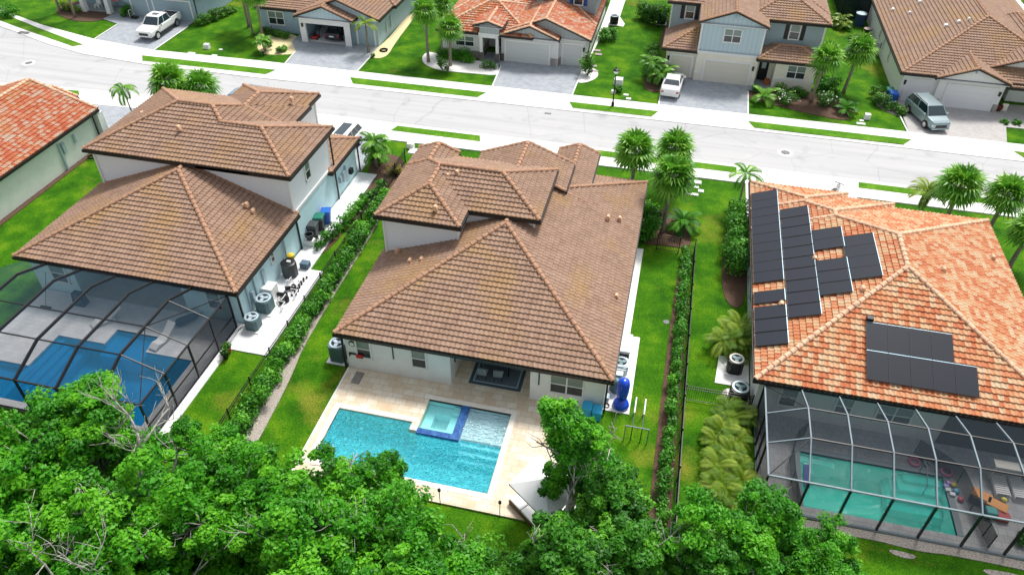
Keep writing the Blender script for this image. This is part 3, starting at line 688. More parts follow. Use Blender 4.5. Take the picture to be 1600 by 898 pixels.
# neighbours' decks
slab('pool_deck',-37.3,-23.3,20.4,29.5,'whitepave',.10,[HB]); slab('lanai_floor',-34.5,-27.0,29.5,33.5,'drivegrey',.10); slab('side_patio',-23.25,-20.65,27.3,35.4,'whitepave',.07); slab('side_patio',-23.15,-21.6,35.4,47.8,'whitepave',.07)
slab('side_patio',-23.3,-23.0,20.4,27.3,'conc',.07)
slab('pool_deck',7.15,22.2,23.35,29.6,'graypave',.10,[HD])
# beds
bed([(86,14),(92,26),(118,34),(150,35),(188,24),(178,12),(120,0)],'mulch'); bed([(398,60),(404,84),(428,87),(466,85),(478,72),(468,58),(440,50),(410,48)],'yellowstone')
bed([(575,88),(590,93),(606,88),(616,70),(640,38),(652,22),(640,20),(600,70),(580,78)],'yellowstone')
bed([(659,88),(661,100),(680,109),(710,113),(745,116),(779,119),(779,108),(778,98),(700,92),(672,80)],'whitestone')
bed([(898,122),(903,131),(920,129),(935,121),(934,110),(915,104)],'whitestone')
bed([(0,0)]*0 or [(-8.6,73.5),(-8.2,80.5),(-7.7,84.5),(-6.2,84.0),(-6.1,84.9),(-6.9,87),(-6.9,95),(-8.6,95)],'whitestone',px=False,sm=False)
bed([(1005,118),(1006,136),(1014,144),(1032,145),(1036,138),(1034,112),(1028,80),(1040,30),(1046,30),(1034,70),(1020,105)],'mulch')
bed([(1166,130),(1167,152),(1180,157),(1215,166),(1245,174),(1290,184),(1330,190),(1335,172),(1300,150),(1255,145),(1200,135)],'mulch')
bed([(1362,150),(1368,165),(1390,178),(1412,184),(1414,168),(1395,140)],'gravel')
bed([(1562,196),(1560,190),(1600,190),(1600,200)],'whitestone',sm=False)
bed([(-22.9,50.9),(-21.0,51.2),(-19.6,49.5),(-19.8,46.8),(-20.9,42.0),(-21.4,36.9),(-22.3,37.0),(-22.0,41),(-21.4,46.5),(-22.6,48.2)],'mulch',px=False)
bed([(-19.6,18),(-18.1,18),(-18.2,22),(-18.5,26),(-19.0,29),(-19.1,43),(-19.9,43),(-19.8,34),(-19.7,26),(-19.6,18)],'gravel',px=False)
bed([(.9,43.8),(-.4,43.6),(-.6,47),(.6,48.6),(2.0,47.6),(2.9,46.0),(3.2,43.8)],'mulch',px=False)
bed([(2.05,14),(3.15,14),(3.15,30),(3.15,43),(2.35,43),(2.1,30)],'mulch',px=False)
bed([(5.3,38.5),(6.9,38),(6.9,48.5),(5.7,48),(5.2,44)],'mulch',px=False)
bed([(-46.3,25),(-45.6,25),(-45.6,47),(-46.1,47),(-45.2,47),(-45.1,25)],'mulch',px=False,sm=False)
bed([(5.0,31.3),(6.9,31.3),(6.9,33.6),(5.2,33.6)],'conc',px=False,sm=False,name='equipment_pad')
bed([(5.4,29.6),(6.9,29.6),(6.9,31.1),(5.4,31.1)],'gravel',px=False)
bed([(8.5,22.9),(10.5,22.6),(12,22.9),(14.5,22.7),(16,22.9),(24,22.7),(24,23.3),(8,23.3)],'gravel',px=False)
for q_ in ([(13.0,22.55),(14.4,22.5),(14.1,22.2),(13.3,22.25)],[(17.0,22.5),(18.9,22.55),(18.6,22.2),(17.4,22.15)]): bed(q_,'gravel',px=False,z=.03)
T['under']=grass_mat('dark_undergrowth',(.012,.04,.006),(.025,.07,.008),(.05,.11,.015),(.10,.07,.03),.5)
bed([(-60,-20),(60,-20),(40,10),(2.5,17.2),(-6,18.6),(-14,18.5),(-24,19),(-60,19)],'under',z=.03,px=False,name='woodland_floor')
poly('stepping_stone',[at(x,y) for x,y in ((1500,838),(1540,843),(1560,862),(1518,858))],.03,T['gravel'])
# ---------------- pools ----------------
T['plaster']=mat('aqua_pool_plaster',(.80,.94,.95),.7,noise=.05,nscale=3)
T['plasterblue']=mat('blue_pool_plaster',(.30,.62,.80),.7,noise=.05,nscale=3)
T['plasterteal']=mat('teal_pool_plaster',(.50,.88,.80),.7,noise=.05,nscale=3)
T['bluetile']=paver_mat('blue_glass_mosaic',[(.015,.07,.30),(.05,.19,.46),(.01,.03,.16)],.14,.14,(.05,.12,.28),.008,6,.5,.25)
T['waterC']=water_mat('rippled_pool_water',(.42,.92,.99),(.08,.74,.90),.36,2.8,1.0,.6)
T['waterS']=water_mat('calm_spa_water',(.62,.95,.95),(.15,.6,.65),.12,5,.15,.03)
T['waterB']=water_mat('deep_blue_pool_water',(.16,.66,.93),(.0,.40,.72),.30,4,.3,.08)
T['waterD']=water_mat('teal_pool_water',(.20,.95,.88),(.01,.80,.70),.28,4,.4,.10)
def basin(root,x0,x1,y0,y1,z0,z1,m,name='basin'):
    mb=MB(); v=[(x0,y0,z0),(x1,y0,z0),(x1,y1,z0),(x0,y1,z0),(x0,y0,z1),(x1,y0,z1),(x1,y1,z1),(x0,y1,z1)]
    mb.add(v,[(0,1,2,3),(0,4,5,1),(1,5,6,2),(2,6,7,3),(3,7,4,0)]); return obj(name,mb,T[m],root)
pc=thing('swimming_pool','rippled turquoise pool with attached spa behind the middle house','swimming pool',(-10.3,23.5,0),world=True)
basin(pc,-14.93,-5.73,21.08,26.27,-1.35,.095,'plaster')
mb=MB(); mb.box(-14.93,-10.76,24.53,26.27,-1.3,.098); mb.box(-10.76,-10.35,24.0,26.27,-1.3,.099); each('deck_infill',mb,T['trav'],pc)
mb=MB()
for a in ((-15.25,-14.95,21.06,24.55),(-15.25,-10.46,24.55,24.85),(-15.25,-5.43,20.78,21.06),(-5.71,-5.43,21.06,26.29),(-10.65,-5.43,26.29,26.57),(-10.76,-10.37,24.02,24.3)): mb.box(a[0],a[1],a[2],a[3],.09,.115)
each('coping',mb,T['coping'],pc)
mb=MB(); mb.box(-8.02,-5.75,24.3,26.25,-1.3,-.22); 
for i in range(3): mb.box(-8.0,-5.76,24.3-.32*(i+1),24.3-.32*i,-1.3,-.45-.25*i)
obj('sun_shelf',mb,T['plaster'],pc)
mb=MB(); mb.box(-8.45,-8.02,23.88,26.25,-.119,.13); mb.box(-10.35,-8.45,23.88,24.22,-.12,.128); obj('tile_spillway',mb,T['bluetile'],pc)
mb=MB(); mb.box(-8.44,-8.0,23.90,26.2,-1.3,-.12); mb.box(-10.34,-8.45,23.86,24.2,-1.3,-.121); obj('spa_wall',mb,T['plaster'],pc)
mb=MB()
for c in cells(-10.34,-8.46,24.23,26.25,[(-9.85,-8.95,24.7,25.75)]): mb.box(*c,-1.3,-.35)
mb.box(-9.85,-8.95,24.7,25.75,-1.3,-.95); mb.box(-8.9,-8.47,25.75,26.2,-.35,-.1); obj('spa_bench',mb,T['plaster'],pc)
mb=MB(); mb.lathe((-9.4,25.2,-.95),[(.09,0),(.09,.03)],12); obj('drain',mb,T['white'],pc)
def sheetobj(name,polys,z,m,root):
    mb=MB()
    for p in polys: mb.add([(a,b,z) for a,b in p],[tuple(range(len(p)))])
    return obj(name,mb,T[m],root)
rc=lambda x0,x1,y0,y1:[(x0,y0),(x1,y0),(x1,y1),(x0,y1)]
T['waterF']=water_mat('shallow_shelf_water',(.86,.97,1.0),(.45,.75,.85),.15,3.5,.8,.35)
sheetobj('water',[rc(-14.93,-10.76,21.08,24.53),rc(-10.76,-8.02,21.08,23.88),rc(-8.02,-5.73,21.08,24.0)],.02,'waterC',pc)
sheetobj('shelf_water',[rc(-8.02,-5.73,24.0,26.27)],.02,'waterF',pc)
sheetobj('spa_water',[rc(-10.34,-8.45,24.22,26.26)],.06,'waterS',pc)
pb=thing('swimming_pool','deep blue pool under the left screen cage','swimming pool',(-29,24,0),world=True)
basin(pb,*HB,-1.35,.095,'plasterblue')
mb=MB(); mb.box(-36.6,-33.5,23.35,27.2,-1.3,.098); mb.box(-33.5,-30.4,25.95,27.2,-1.3,.098); mb.box(-27.65,-24.6,25.9,27.2,-1.3,.098); each('deck_infill',mb,T['whitepave'],pb)
mb=MB(); mb.box(-30.4,-27.65,25.3,27.18,-1.3,-.25)
for i in range(4): mb.box(-33.45+.42*i,-33.03+.42*i,22.0,25.9,-1.3,-.12-.2*i)
mb.box(-36.5,-33.6,20.95,23.3,-1.3,-.4); mb.box(-33.6,-33.2,20.95,23.5,-1.3,-.02); obj('pool_steps',mb,T['plasterblue'],pb)
sheetobj('water',[rc(-36.6,-33.5,20.9,23.35),rc(-33.5,-24.6,20.9,25.9),rc(-30.4,-27.65,25.9,27.2),rc(-33.5,-30.4,25.9,25.95)],.02,'waterB',pb)
pd=thing('swimming_pool','teal rectangular pool under the right screen cage','swimming pool',(12.9,25.6,0),world=True)
basin(pd,*HD,-1.35,.095,'plasterteal')
mb=MB()
for i in range(4): mb.box(14.5-.25*i,16.3,27.3-.4*(i+1)-.1*i,27.33-.001*i,-1.3,-.12-.2*i)
mb.box(9.45,11.2,26.95,27.3,-1.3,-.2); obj('pool_steps',mb,T['white'],pd)
sheetobj('water',[rc(*HD)],.02,'waterD',pd)
mb=MB(); mb.box(9.1,16.65,27.36,27.65,.09,.12); mb.box(16.36,16.65,23.95,27.36,.09,.12); mb.box(9.1,9.39,23.95,27.36,.09,.12); each('coping',mb,T['frame_grey'],pd)
# ---------------- middle house ----------------
C=thing('house','two storey house with brown tiled hip roofs behind the turquoise pool','house',(-8.3,37,0),world=True)
walls(C,[(-15.65,-9.5,27.62,46.4,0,2.8),(-5.0,-.95,27.62,46.6,0,2.8),(-9.5,-5.0,30.6,46.4,0,2.8),(-7.0,-4.6,42,47.2,0,4.1)],T['stucco'])
walls(C,[(-15.66,-11.0,34.8,41.6,2.6,5.85),(-13,-6.75,36.55,41.7,2.6,5.9)],T['lap_white'],'upper_wall')
walls(C,[(-12.0,-5.9,41.2,44.2,0,4.95),(-15.6,-13.3,41.2,42.2,2.6,5.85)],T['stucco'],'front_wall')
mb=MB()
for x,y in ((-15.66,34.8),(-11.0,34.8),(-6.75,36.55)): mb.box(x-.07,x+.07,y-.07,y+.07,2.6,5.8)
each('corner_trim',mb,T['white'],C)
rC=roof(C,[hip(-16.0,-.6,27.3,47.1,2.9,'y',.375,e0=8.5,e1=7.7),cut(cut(hip(-16.0,-10.75,34.4,41.9,6,'y',.38,e1=2.6),-10.75,41.9,1),-16.0,41.9,.57),hip(-13.3,-6.35,36.2,42.1,6,'x',.38,e0=0),
  hip(-15.95,-13.1,40.4,42.7,6.001,'y',.38,0,0),hip(-12.1,-5.6,41.2,44.7,5.05,'y',.38,0,0),hip(-7.15,-4.25,41.5,48.0,4.2,'y',.38,0,0)],'brown')
for px,py,z in ((714,270,7.0),(680,325,6.6),(620,392,3.6),(640,408,3.9),(658,406,4.1),(968,342,3.6),(950,340,3.9),(963,463,3.2),(700,275,6.8)):
    p=at(px,py,z); vent(rC,p.x,p.y,z-.02,'terra_cap',.62)
window(C,'S',27.62,-14.55,1.0,.95,1.45); window(C,'S',27.62,-11.3,1.0,.95,1.45); window(C,'S',27.62,-3.0,.95,1.9,1.45,2)
mb=MB(); wb(mb,'S',30.6,-9.2,-5.3,.1,2.5,0,.06); obj('sliding_door',mb,T['glass'],C)
mb=MB(); wb(mb,'S',27.62,-12.83,-12.77,1.35,2.4,0,.05); each('wall_bracket',mb,T['black'],C)
mb=MB(); wb(mb,'S',27.62,-4.55,-4.48,1.35,2.4,0,.05); each('wall_bracket',mb,T['black'],C)
mb=MB(); mb.box(-9.48,-9.42,28.3,28.37,1.2,2.3); each('wall_bracket',mb,T['black'],C)
mb=MB(); mb.bar((-15.75,27.55,2.7),(-15.75,27.5,.1),.1); mb.bar((-.85,27.5,2.7),(-.85,27.5,.1),.1); each('downspout',mb,T['bronze'],C)
mb=MB()
for i in range(28): x=-15.9+i*.56; mb.lathe((x,27.16,2.62),[(.035,0),(.045,.05),(.02,.09)],6)
each('string_light',mb,T['white'],C)
# ---------------- left neighbour ----------------
B=thing('house','two storey house with light blue walls beside the blue screened pool','house',(-30,38,0),world=True)
walls(B,[(-37.5,-34.5,29.55,37.45,0,2.8),(-34.5,-27.0,33.5,37.45,0,2.8),(-27.0,-23.25,29.55,37.45,0,2.8),(-37.3,-23.2,37.45,43.6,0,2.95),(-37.3,-26.1,43.6,46.1,0,2.95),(-31.8,-26.1,46.1,48.1,0,2.95),(-26.1,-23.22,43.6,47.8,0,2.8)],T['lightblue'])
walls(B,[(-37.3,-23.2,37.46,43.62,2.95,5.85),(-37.3,-26.2,43.6,46.1,2.95,5.9),(-31.8,-26.2,46.1,48.2,2.95,5.9)],T['lap_white'],'upper_wall')
mb=MB(); mb.box(-23.2,-23.12,37.46,43.65,2.86,3.04); mb.box(-37.4,-37.28,37.36,37.5,2.8,5.8); mb.box(-23.27,-23.13,37.36,37.5,2.8,5.8); mb.box(-26.27,-26.13,48.1,48.27,2.8,5.8); each('corner_trim',mb,T['white'],B)
rB=roof(B,[hip(-37.9,-22.9,29.1,37.5,2.9,'y',.38,7.5,0),cut(cut(hip(-37.7,-25.7,37.1,46.5,6,'x',.38),-25.7,37.1,.75),-25.7,46.5,.72),hip(-32.1,-25.9,43.3,48.6,6.001,'y',.38,0,3.1),hip(-29.3,-22.8,37.1,44.0,5.998,'x',.38,0,3.43),hip(-31,-22.9,42.9,48.15,2.9,'x',.38)],'brown')
for px,py,z in ((279,200,7.2),(222,178,6.6),(260,190,7),(395,330,3.9),(385,320,4.2),(455,155,6.8),(250,393,3.4),(380,322,4)):
    p=at(px,py,z); vent(rB,p.x,p.y,z-.02,'terra_cap',.6)
window(B,'E',-23.2,40.1,4.0,.8,1.4); window(B,'E',-23.25,33.9,1.5,.5,.9); window(B,'S',29.55,-24.9,.9,1.0,1.4); window(B,'S',29.55,-35.6,.9,1.2,1.5)
mb=MB(); wb(mb,'S',33.5,-34.2,-27.4,.1,2.5,0,.06); obj('sliding_door',mb,T['dark'],B)
garage(B,48.1+.0,-31.2,-26.8,d='N'); garage(B,47.8,-25.8,-23.5,d='N')
for x,y,z in ((-23.1,37.3,2.9),(-23.08,43.75,5.85),(-23.1,48.0,2.8),(-23.1,29.35,2.8)): spout(B,x-.0,y,z-.1,.0,.05)
mb=MB(); mb.box(-23.2,-23.05,45.5,45.65,.6,1.9); mb.box(-23.2,-22.98,44.9,45.3,.9,1.7); mb.box(-23.2,-23.0,44.4,44.6,1.1,1.6); mb.box(-23.19,-23.05,35.3,35.4,0,2.2); mb.box(-23.24,-23.1,32.3,32.6,.9,2.0); mb.bar((-23.12,32.45,.9),(-23.12,32.3,.05),.06)
mb.box(-23.24,-23.12,30.4,30.47,.1,2.6); mb.box(-23.24,-23.12,31.3,31.37,.1,2.6); mb.box(-23.24,-23.0,30.7,30.95,.8,1.6); each('utility_box',mb,T['aclight'],B)
mb=MB(); mb.box(-23.2,-22.95,46.2,46.6,.8,1.2); obj('hose_reel',mb,T['black'],B)
# ---------------- far left house ----------------
A=thing('house','single storey house with orange tiled roof at the left edge','house',(-51,38,0),world=True)
walls(A,[(-56.1,-45.65,18.4,47.2,0,2.8)],T['palegreen'])
rA=roof(A,[hip(-56.5,-45.35,18,47.6,2.9,'y',.34,5.5,0),hip(-53.0,-48.6,45,49.4,2.75,'y',.3,0,0)],'red')
window(A,'E',-45.65,35.2,.85,.95,1.5)
mb=MB(); mb.box(-46.1,-45.3,47.25,47.9,0,2.6); mb.box(-47.6,-46.6,47.25,47.6,0,2.6); each('porch_column',mb,T['white'],A)
spout(A,-45.5,46.9,2.7,0,0)
mb=MB(); mb.box(-45.65,-45.5,42.6,42.75,0,2.3); mb.box(-45.65,-45.45,42.9,43.2,1.3,2.2); mb.box(-45.65,-45.5,44.3,44.5,1.5,2.2); each('utility_box',mb,T['aclight'],A)
# ---------------- right house ----------------
D=thing('house','single storey house with terracotta tiled roof carrying solar panels','house',(14.3,38,0),world=True)
walls(D,[(6.98,21.75,29.62,47.4,0,2.8),(6.985,15.8,47.4,48.0,0,2.8),(6.99,12.8,48.0,48.6,0,2.8)],T['greige'])
rD=roof(D,[cut(hip(6.6,22.1,29.2,47.8,2.9,'y',.38),6.6,47.8,.62),cut(hip(6.6,16.2,43.0,48.4,2.898,'y',.38,0),6.6,48.4,.69),hip(6.6,13.2,45.3,49.0,2.896,'y',.38,0)],'terra')
DS=[ (1273,405),(1221,476),(1348,452),(1551,403),(1474,422),(1282,402),(1270,334)]
for px,py in DS[:3]:
    p=atp(px,py,(6.6,30,3.0),Vector((-.38,0,1)).normalized()); vent(rD,p.x,p.y,p.z,'terra_cap',.7)
for px,py in DS[3:5]:
    p=atp(px,py,(22.1,30,3.0),Vector((.38,0,1)).normalized()); vent(rD,p.x,p.y,p.z,'terra_cap',.7)
for x in (8.6,11.4): window(D,'S',29.62,x,.9,.95,1.4)
window(D,'S',29.62,13.9,.9,1.8,1.4,2)
mb=MB(); wb(mb,'S',29.62,16.4,21.0,.1,2.4,0,.05); obj('sliding_door',mb,T['dark'],D)
mb=MB()
for y in (34.5,38.5,41,43.5): mb.box(6.80,6.97,y,y+.35,.6,1.8)
mb.bar((6.9,36,.2),(6.9,44,.2),.06); each('utility_box',mb,T['aclight'],D)
# ---------------- north row ----------------
N1=thing('house','grey blue house behind the white pickup truck','house',(-60,80,0),world=True)
walls(N1,[(-61.2,-58.0,73.62,74.1,0,2.8),(-58.0,-52.2,73.4,88,0,2.85),(-68.5,-58.0,75.6,88,0,2.85),(-61.2,-58,74.1,75.6,0,2.85)],T['slate'])
rN1=roof(N1,[hip(-68.9,-51.8,73.1,90,2.9,'y',.36)],'brown',seg=3)
garage(N1,73.62,-60.4,-58.4,door='dooblue'); garage(N1,73.4,-57.4,-52.9,door='dooblue')
mb=MB()
for x in (-66.5,-63.3): mb.frus((x-.28,x+.28,73.0,73.56),(x-.2,x+.2,73.08,73.48),0,2.8)
each('porch_column',mb,T['white'],N1); mb=MB(); mb.box(-68.6,-61.3,73.4,75.6,.0,.09); obj('porch_floor',mb,T['drive'],N1)
mb=MB(); wb(mb,'S',75.6,-62.7,-61.7,.1,2.2,0,.05); obj('door',mb,T['dark'],N1); spout(N1,-52.15,73.2,2.7,0,.05)
window(N1,'S',75.6,-65.2,.8,1.6,1.4,2)
N2=thing('house','blue house with its two car garage standing open','house',(-37,80,0),world=True)
walls(N2,[(-44.35,-38.85,73.1,88,0,2.8),(-38.85,-30.55,76.8,89,0,2.8),(-33.2,-30.55,72.0,76.8,0,2.8),(-38.85,-38.55,71.2,76.8,0,2.8),(-33.5,-33.2,71.22,76.8,0,2.8)],T['slate'])
walls(N2,[(-38.85,-38.2,71.15,71.4,0,2.75),(-33.9,-33.2,71.15,71.4,0,2.75),(-38.2,-33.9,71.15,71.4,2.1,2.75)],T['white'],'garage_front')
mb=MB(); mb.box(-38.5,-33.5,71.45,76.7,-.02,.075); obj('garage_floor',mb,T['conc'],N2)
mb=MB(); mb.box(-38.5,-33.5,76.7,76.8,.1,2.7); mb.box(-38.5,-33.5,71.4,76.8,2.7,2.78); obj('garage_interior',mb,T['dark'],N2)
garage(N2,72.0,-32.75,-30.95,door='dooblue')
rN2=roof(N2,[hip(-44.6,-29.9,76,91,2.9,'y',.38),hip(-44.3,-36,72.3,80,2.899,'x',.38),hip(-39.15,-30.2,71.75,84,2.9,'y',.38,0,0),hip(-39.1,-32.65,70.75,78,2.898,'y',.38,0,0)],'brown',seg=3,gable_mat=T['batten'])
window(N2,'S',73.1,-42.5,.8,1.9,1.5,2); window(N2,'E',-30.55,83.3,1.2,.8,1.3); lampfix(N2,'S',71.15,-38.5,1.7)
mb=MB(); mb.box(-30.53,-30.35,75.6,75.9,.8,2.0); mb.box(-30.53,-30.4,74.3,74.5,.7,1.8); each('utility_box',mb,T['aclight'],N2)
N3=thing('house','house with mottled red tile roof and stone trimmed garage piers','house',(-16,80,0),world=True)
walls(N3,[(-23.4,-19.4,71.6,88,.8,2.8),(-17.25,-11.4,71.7,88,0,2.85),(-11.4,-8.75,72.3,88,0,2.84),(-19.4,-17.25,75,88,0,2.85)],T['greige'])
walls(N3,[(-23.42,-19.38,71.58,76,0,.8),(-12.15,-11.35,71.62,71.9,0,.8),(-11.35,-11.15,72.22,72.4,0,.8),(-17.3,-16.95,71.6,71.8,0,.8),(-9.0,-8.7,72.2,72.5,0,.8),(-19.42,-18.98,71.0,71.45,0,.95),(-17.75,-17.3,71.0,71.45,0,.95)],T['stone'],'stone_base')
walls(N3,[(-19.35,-19.05,71.08,71.38,.95,2.9),(-17.68,-17.38,71.08,71.38,.95,2.9),(-19.42,-17.3,71.02,71.42,2.5,2.95)],T['white'],'porch_column')
walls(N3,[(-19.35,-17.35,71.1,72.5,2.95,3.75)],T['batten_grey'],'porch_gable'); walls(N3,[(-15,-8.75,78.2,88,2.8,5.8)],T['lap_blue'],'upper_wall')
garage(N3,71.7,-16.75,-12.35); garage(N3,72.3,-11.0,-9.15)
rN3=roof(N3,[hip(-23.8,-8.3,76,93,2.9,'y',.38),hip(-23.8,-14,71.15,80,2.899,'x',.38),hip(-17.35,-8.3,71.95,86,2.9,'y',.38,0,0),hip(-17.2,-11.35,71.2,78,2.898,'y',.38,0,0),hip(-19.9,-16.9,70.9,78,3.75,'y',.3,0,0),hip(-15.3,-8.35,77.8,88,5.8,'y',.38)],'red',seg=3,gable_mat=T['batten_grey'])
window(N3,'S',71.6,-21.0,1.2,2.0,1.1,2); window(N3,'S',78.2,-10.6,4.0,1.0,1.4,shut='bluetile'); lampfix(N3,'S',72.3,-8.95,1.6)
mb=MB(); wb(mb,'S',75,-18.5,-17.6,.1,2.3,0,.05); obj('door',mb,T['dark'],N3)
mb=MB(); wb(mb,'S',71.7,-14.75,-14.3,2.42,2.52,0,.02); obj('house_number_plate',mb,T['frame_grey'],N3)
mb=MB(); mb.bar((-17.3,70.85,2.85),(-17.25,71.6,.05),.09); mb.bar((-8.35,71.9,2.8),(-8.6,72.2,.05),.09); each('downspout',mb,T['bronze'],N3)
N4=thing('house','two storey house with pale blue batten gable over a cream garage','house',(6,80,0),world=True)
walls(N4,[(-.9,2.0,72.25,88,0,2.75),(2.0,7.75,71.85,88,0,2.9),(9.4,13.1,71.9,88,0,2.75),(7.75,9.4,73.4,88,0,2.75)],T['cream'])
walls(N4,[(-1.05,2.1,76.9,88,2.5,5.8),(7.6,13.3,74.25,88,2.5,5.8)],T['lap_blue'],'upper_wall')
walls(N4,[(2.0,7.8,72.1,77,2.92,5.8)],T['batten'],'gable_front')
mb=MB(); mb.box(1.98,7.78,71.8,72.0,2.78,3.0); mb.box(1.97,2.12,72.02,72.14,3.0,5.7); mb.box(7.68,7.83,72.02,72.14,3.0,5.7); mb.box(13.2,13.36,74.18,74.3,2.9,5.7); mb.box(-1.1,-.98,76.84,76.96,3,5.7); mb.box(9.38,13.15,71.86,71.92,.95,1.1); mb.box(1.95,2.6,71.8,71.88,.8,.95); each('corner_trim',mb,T['white'],N4)
garage(N4,72.25,-.35,1.6,door='doorcream'); garage(N4,71.85,2.9,7.1,door='doorcream')
rN4=roof(N4,[hip(-1.45,13.75,76.5,92,5.8,'y',.38),hip(6.0,13.7,73.85,84,5.799,'y',.38,3.85,0),hip(1.75,8.0,71.75,84,5.8,'y',.38,0,0),dict(pl=[[(-1.3,71.95,2.9),(2.0,71.95,2.9),(2.0,75.25,4.154)],[(-1.3,77,2.9),(-1.3,71.95,2.9),(2.0,75.25,4.154),(2.0,77,4.154)]],ln=[((-1.3,71.95,2.9),(2.0,75.25,4.154))],gb=[],rect=(-1.3,2.0,71.95,77,2.9),ax='x',e=(1,0)),hip(7.6,13.5,71.5,75.5,2.88,'x',.38)],'brown',seg=3,gable_mat=T['batten'])
window(N4,'S',72.1,4.95,3.95,1.65,1.35,2); window(N4,'S',76.9,.75,4.1,.95,1.5,shut='black'); window(N4,'S',74.25,10.65,4.0,1.0,1.5,shut='black'); window(N4,'S',71.9,11.35,1.15,1.75,1.35,2)
mb=MB(); wb(mb,'S',73.4,8.05,8.95,.1,2.25,0,.05); fo=obj('door',mb,T['black'],N4); mb=MB(); wb(mb,'S',73.4,8.3,8.7,1.3,2.0,.05,.06); obj('door_window',mb,T['aclight'],fo)
lampfix(N4,'S',71.85,7.4,1.6); lampfix(N4,'S',72.25,-.65,1.7)
mb=MB(); mb.bar((4.9,71.8,6.7),(4.9,71.8,6.35),.12,.1); obj('gable_bracket',mb,T['slate'],N4)
N5=thing('house','long single storey house with broad brown roof at the top right','house',(28,84,0),world=True)
walls(N5,[(20.8,23.8,72.1,100,0,2.8),(23.8,29.35,71.75,100,0,2.85),(30.9,36,74.6,100,0,3.3),(29.35,30.9,76,100,0,3.2)],T['white'])
walls(N5,[(23.75,24.35,71.68,71.9,0,.75),(28.95,29.4,71.68,71.9,0,.75),(20.75,21.0,72.0,72.3,0,.5)],T['stone'],'stone_base')
rN5=roof(N5,[hip(20.4,36.4,71.7,104,2.9,'y',.38),hip(23.35,29.5,71.25,78,2.9,'y',.38,0,0),hip(27.2,37.5,73.3,84,3.2,'y',.38,0,0),hip(29.3,36,71.3,75,2.7,'x',.2,0)],'brown',seg=3,gable_mat=T['white'])
garage(N5,72.1,21.3,23.3,door='doorwhite'); garage(N5,71.75,24.7,28.75,door='doorwhite')
for y in (79,82.4,85): window(N5,'W',20.8,y,1.0,.5,1.6)
for px,py,u in ((1395,16,1),(1437,4,1),(1421,21,.5),(1478,41,1.2),(1498,35,.8),(1514,31,.4)):
    p=atp(px,py,(20.4,80,3.0),Vector((-.38,0,1)).normalized()); vent(rN5,p.x,p.y,p.z,'white',.5+u*.35)
lampfix(N5,'S',71.75,29.1,1.6); lampfix(N5,'S',72.1,21.05,1.7)
mb=MB()
for x in (26.4,32.4): mb.bar((x,71.3 if x<30 else 73.35,(3.95 if x<30 else 5.0)),(x,71.45 if x<30 else 73.5,(3.55 if x<30 else 4.6)),.12,.1)
obj('gable_bracket',mb,T['slate'],N5)
mb=MB(); wb(mb,'S',76,29.7,30.6,.1,2.3,0,.05); obj('door',mb,T['dark'],N5)
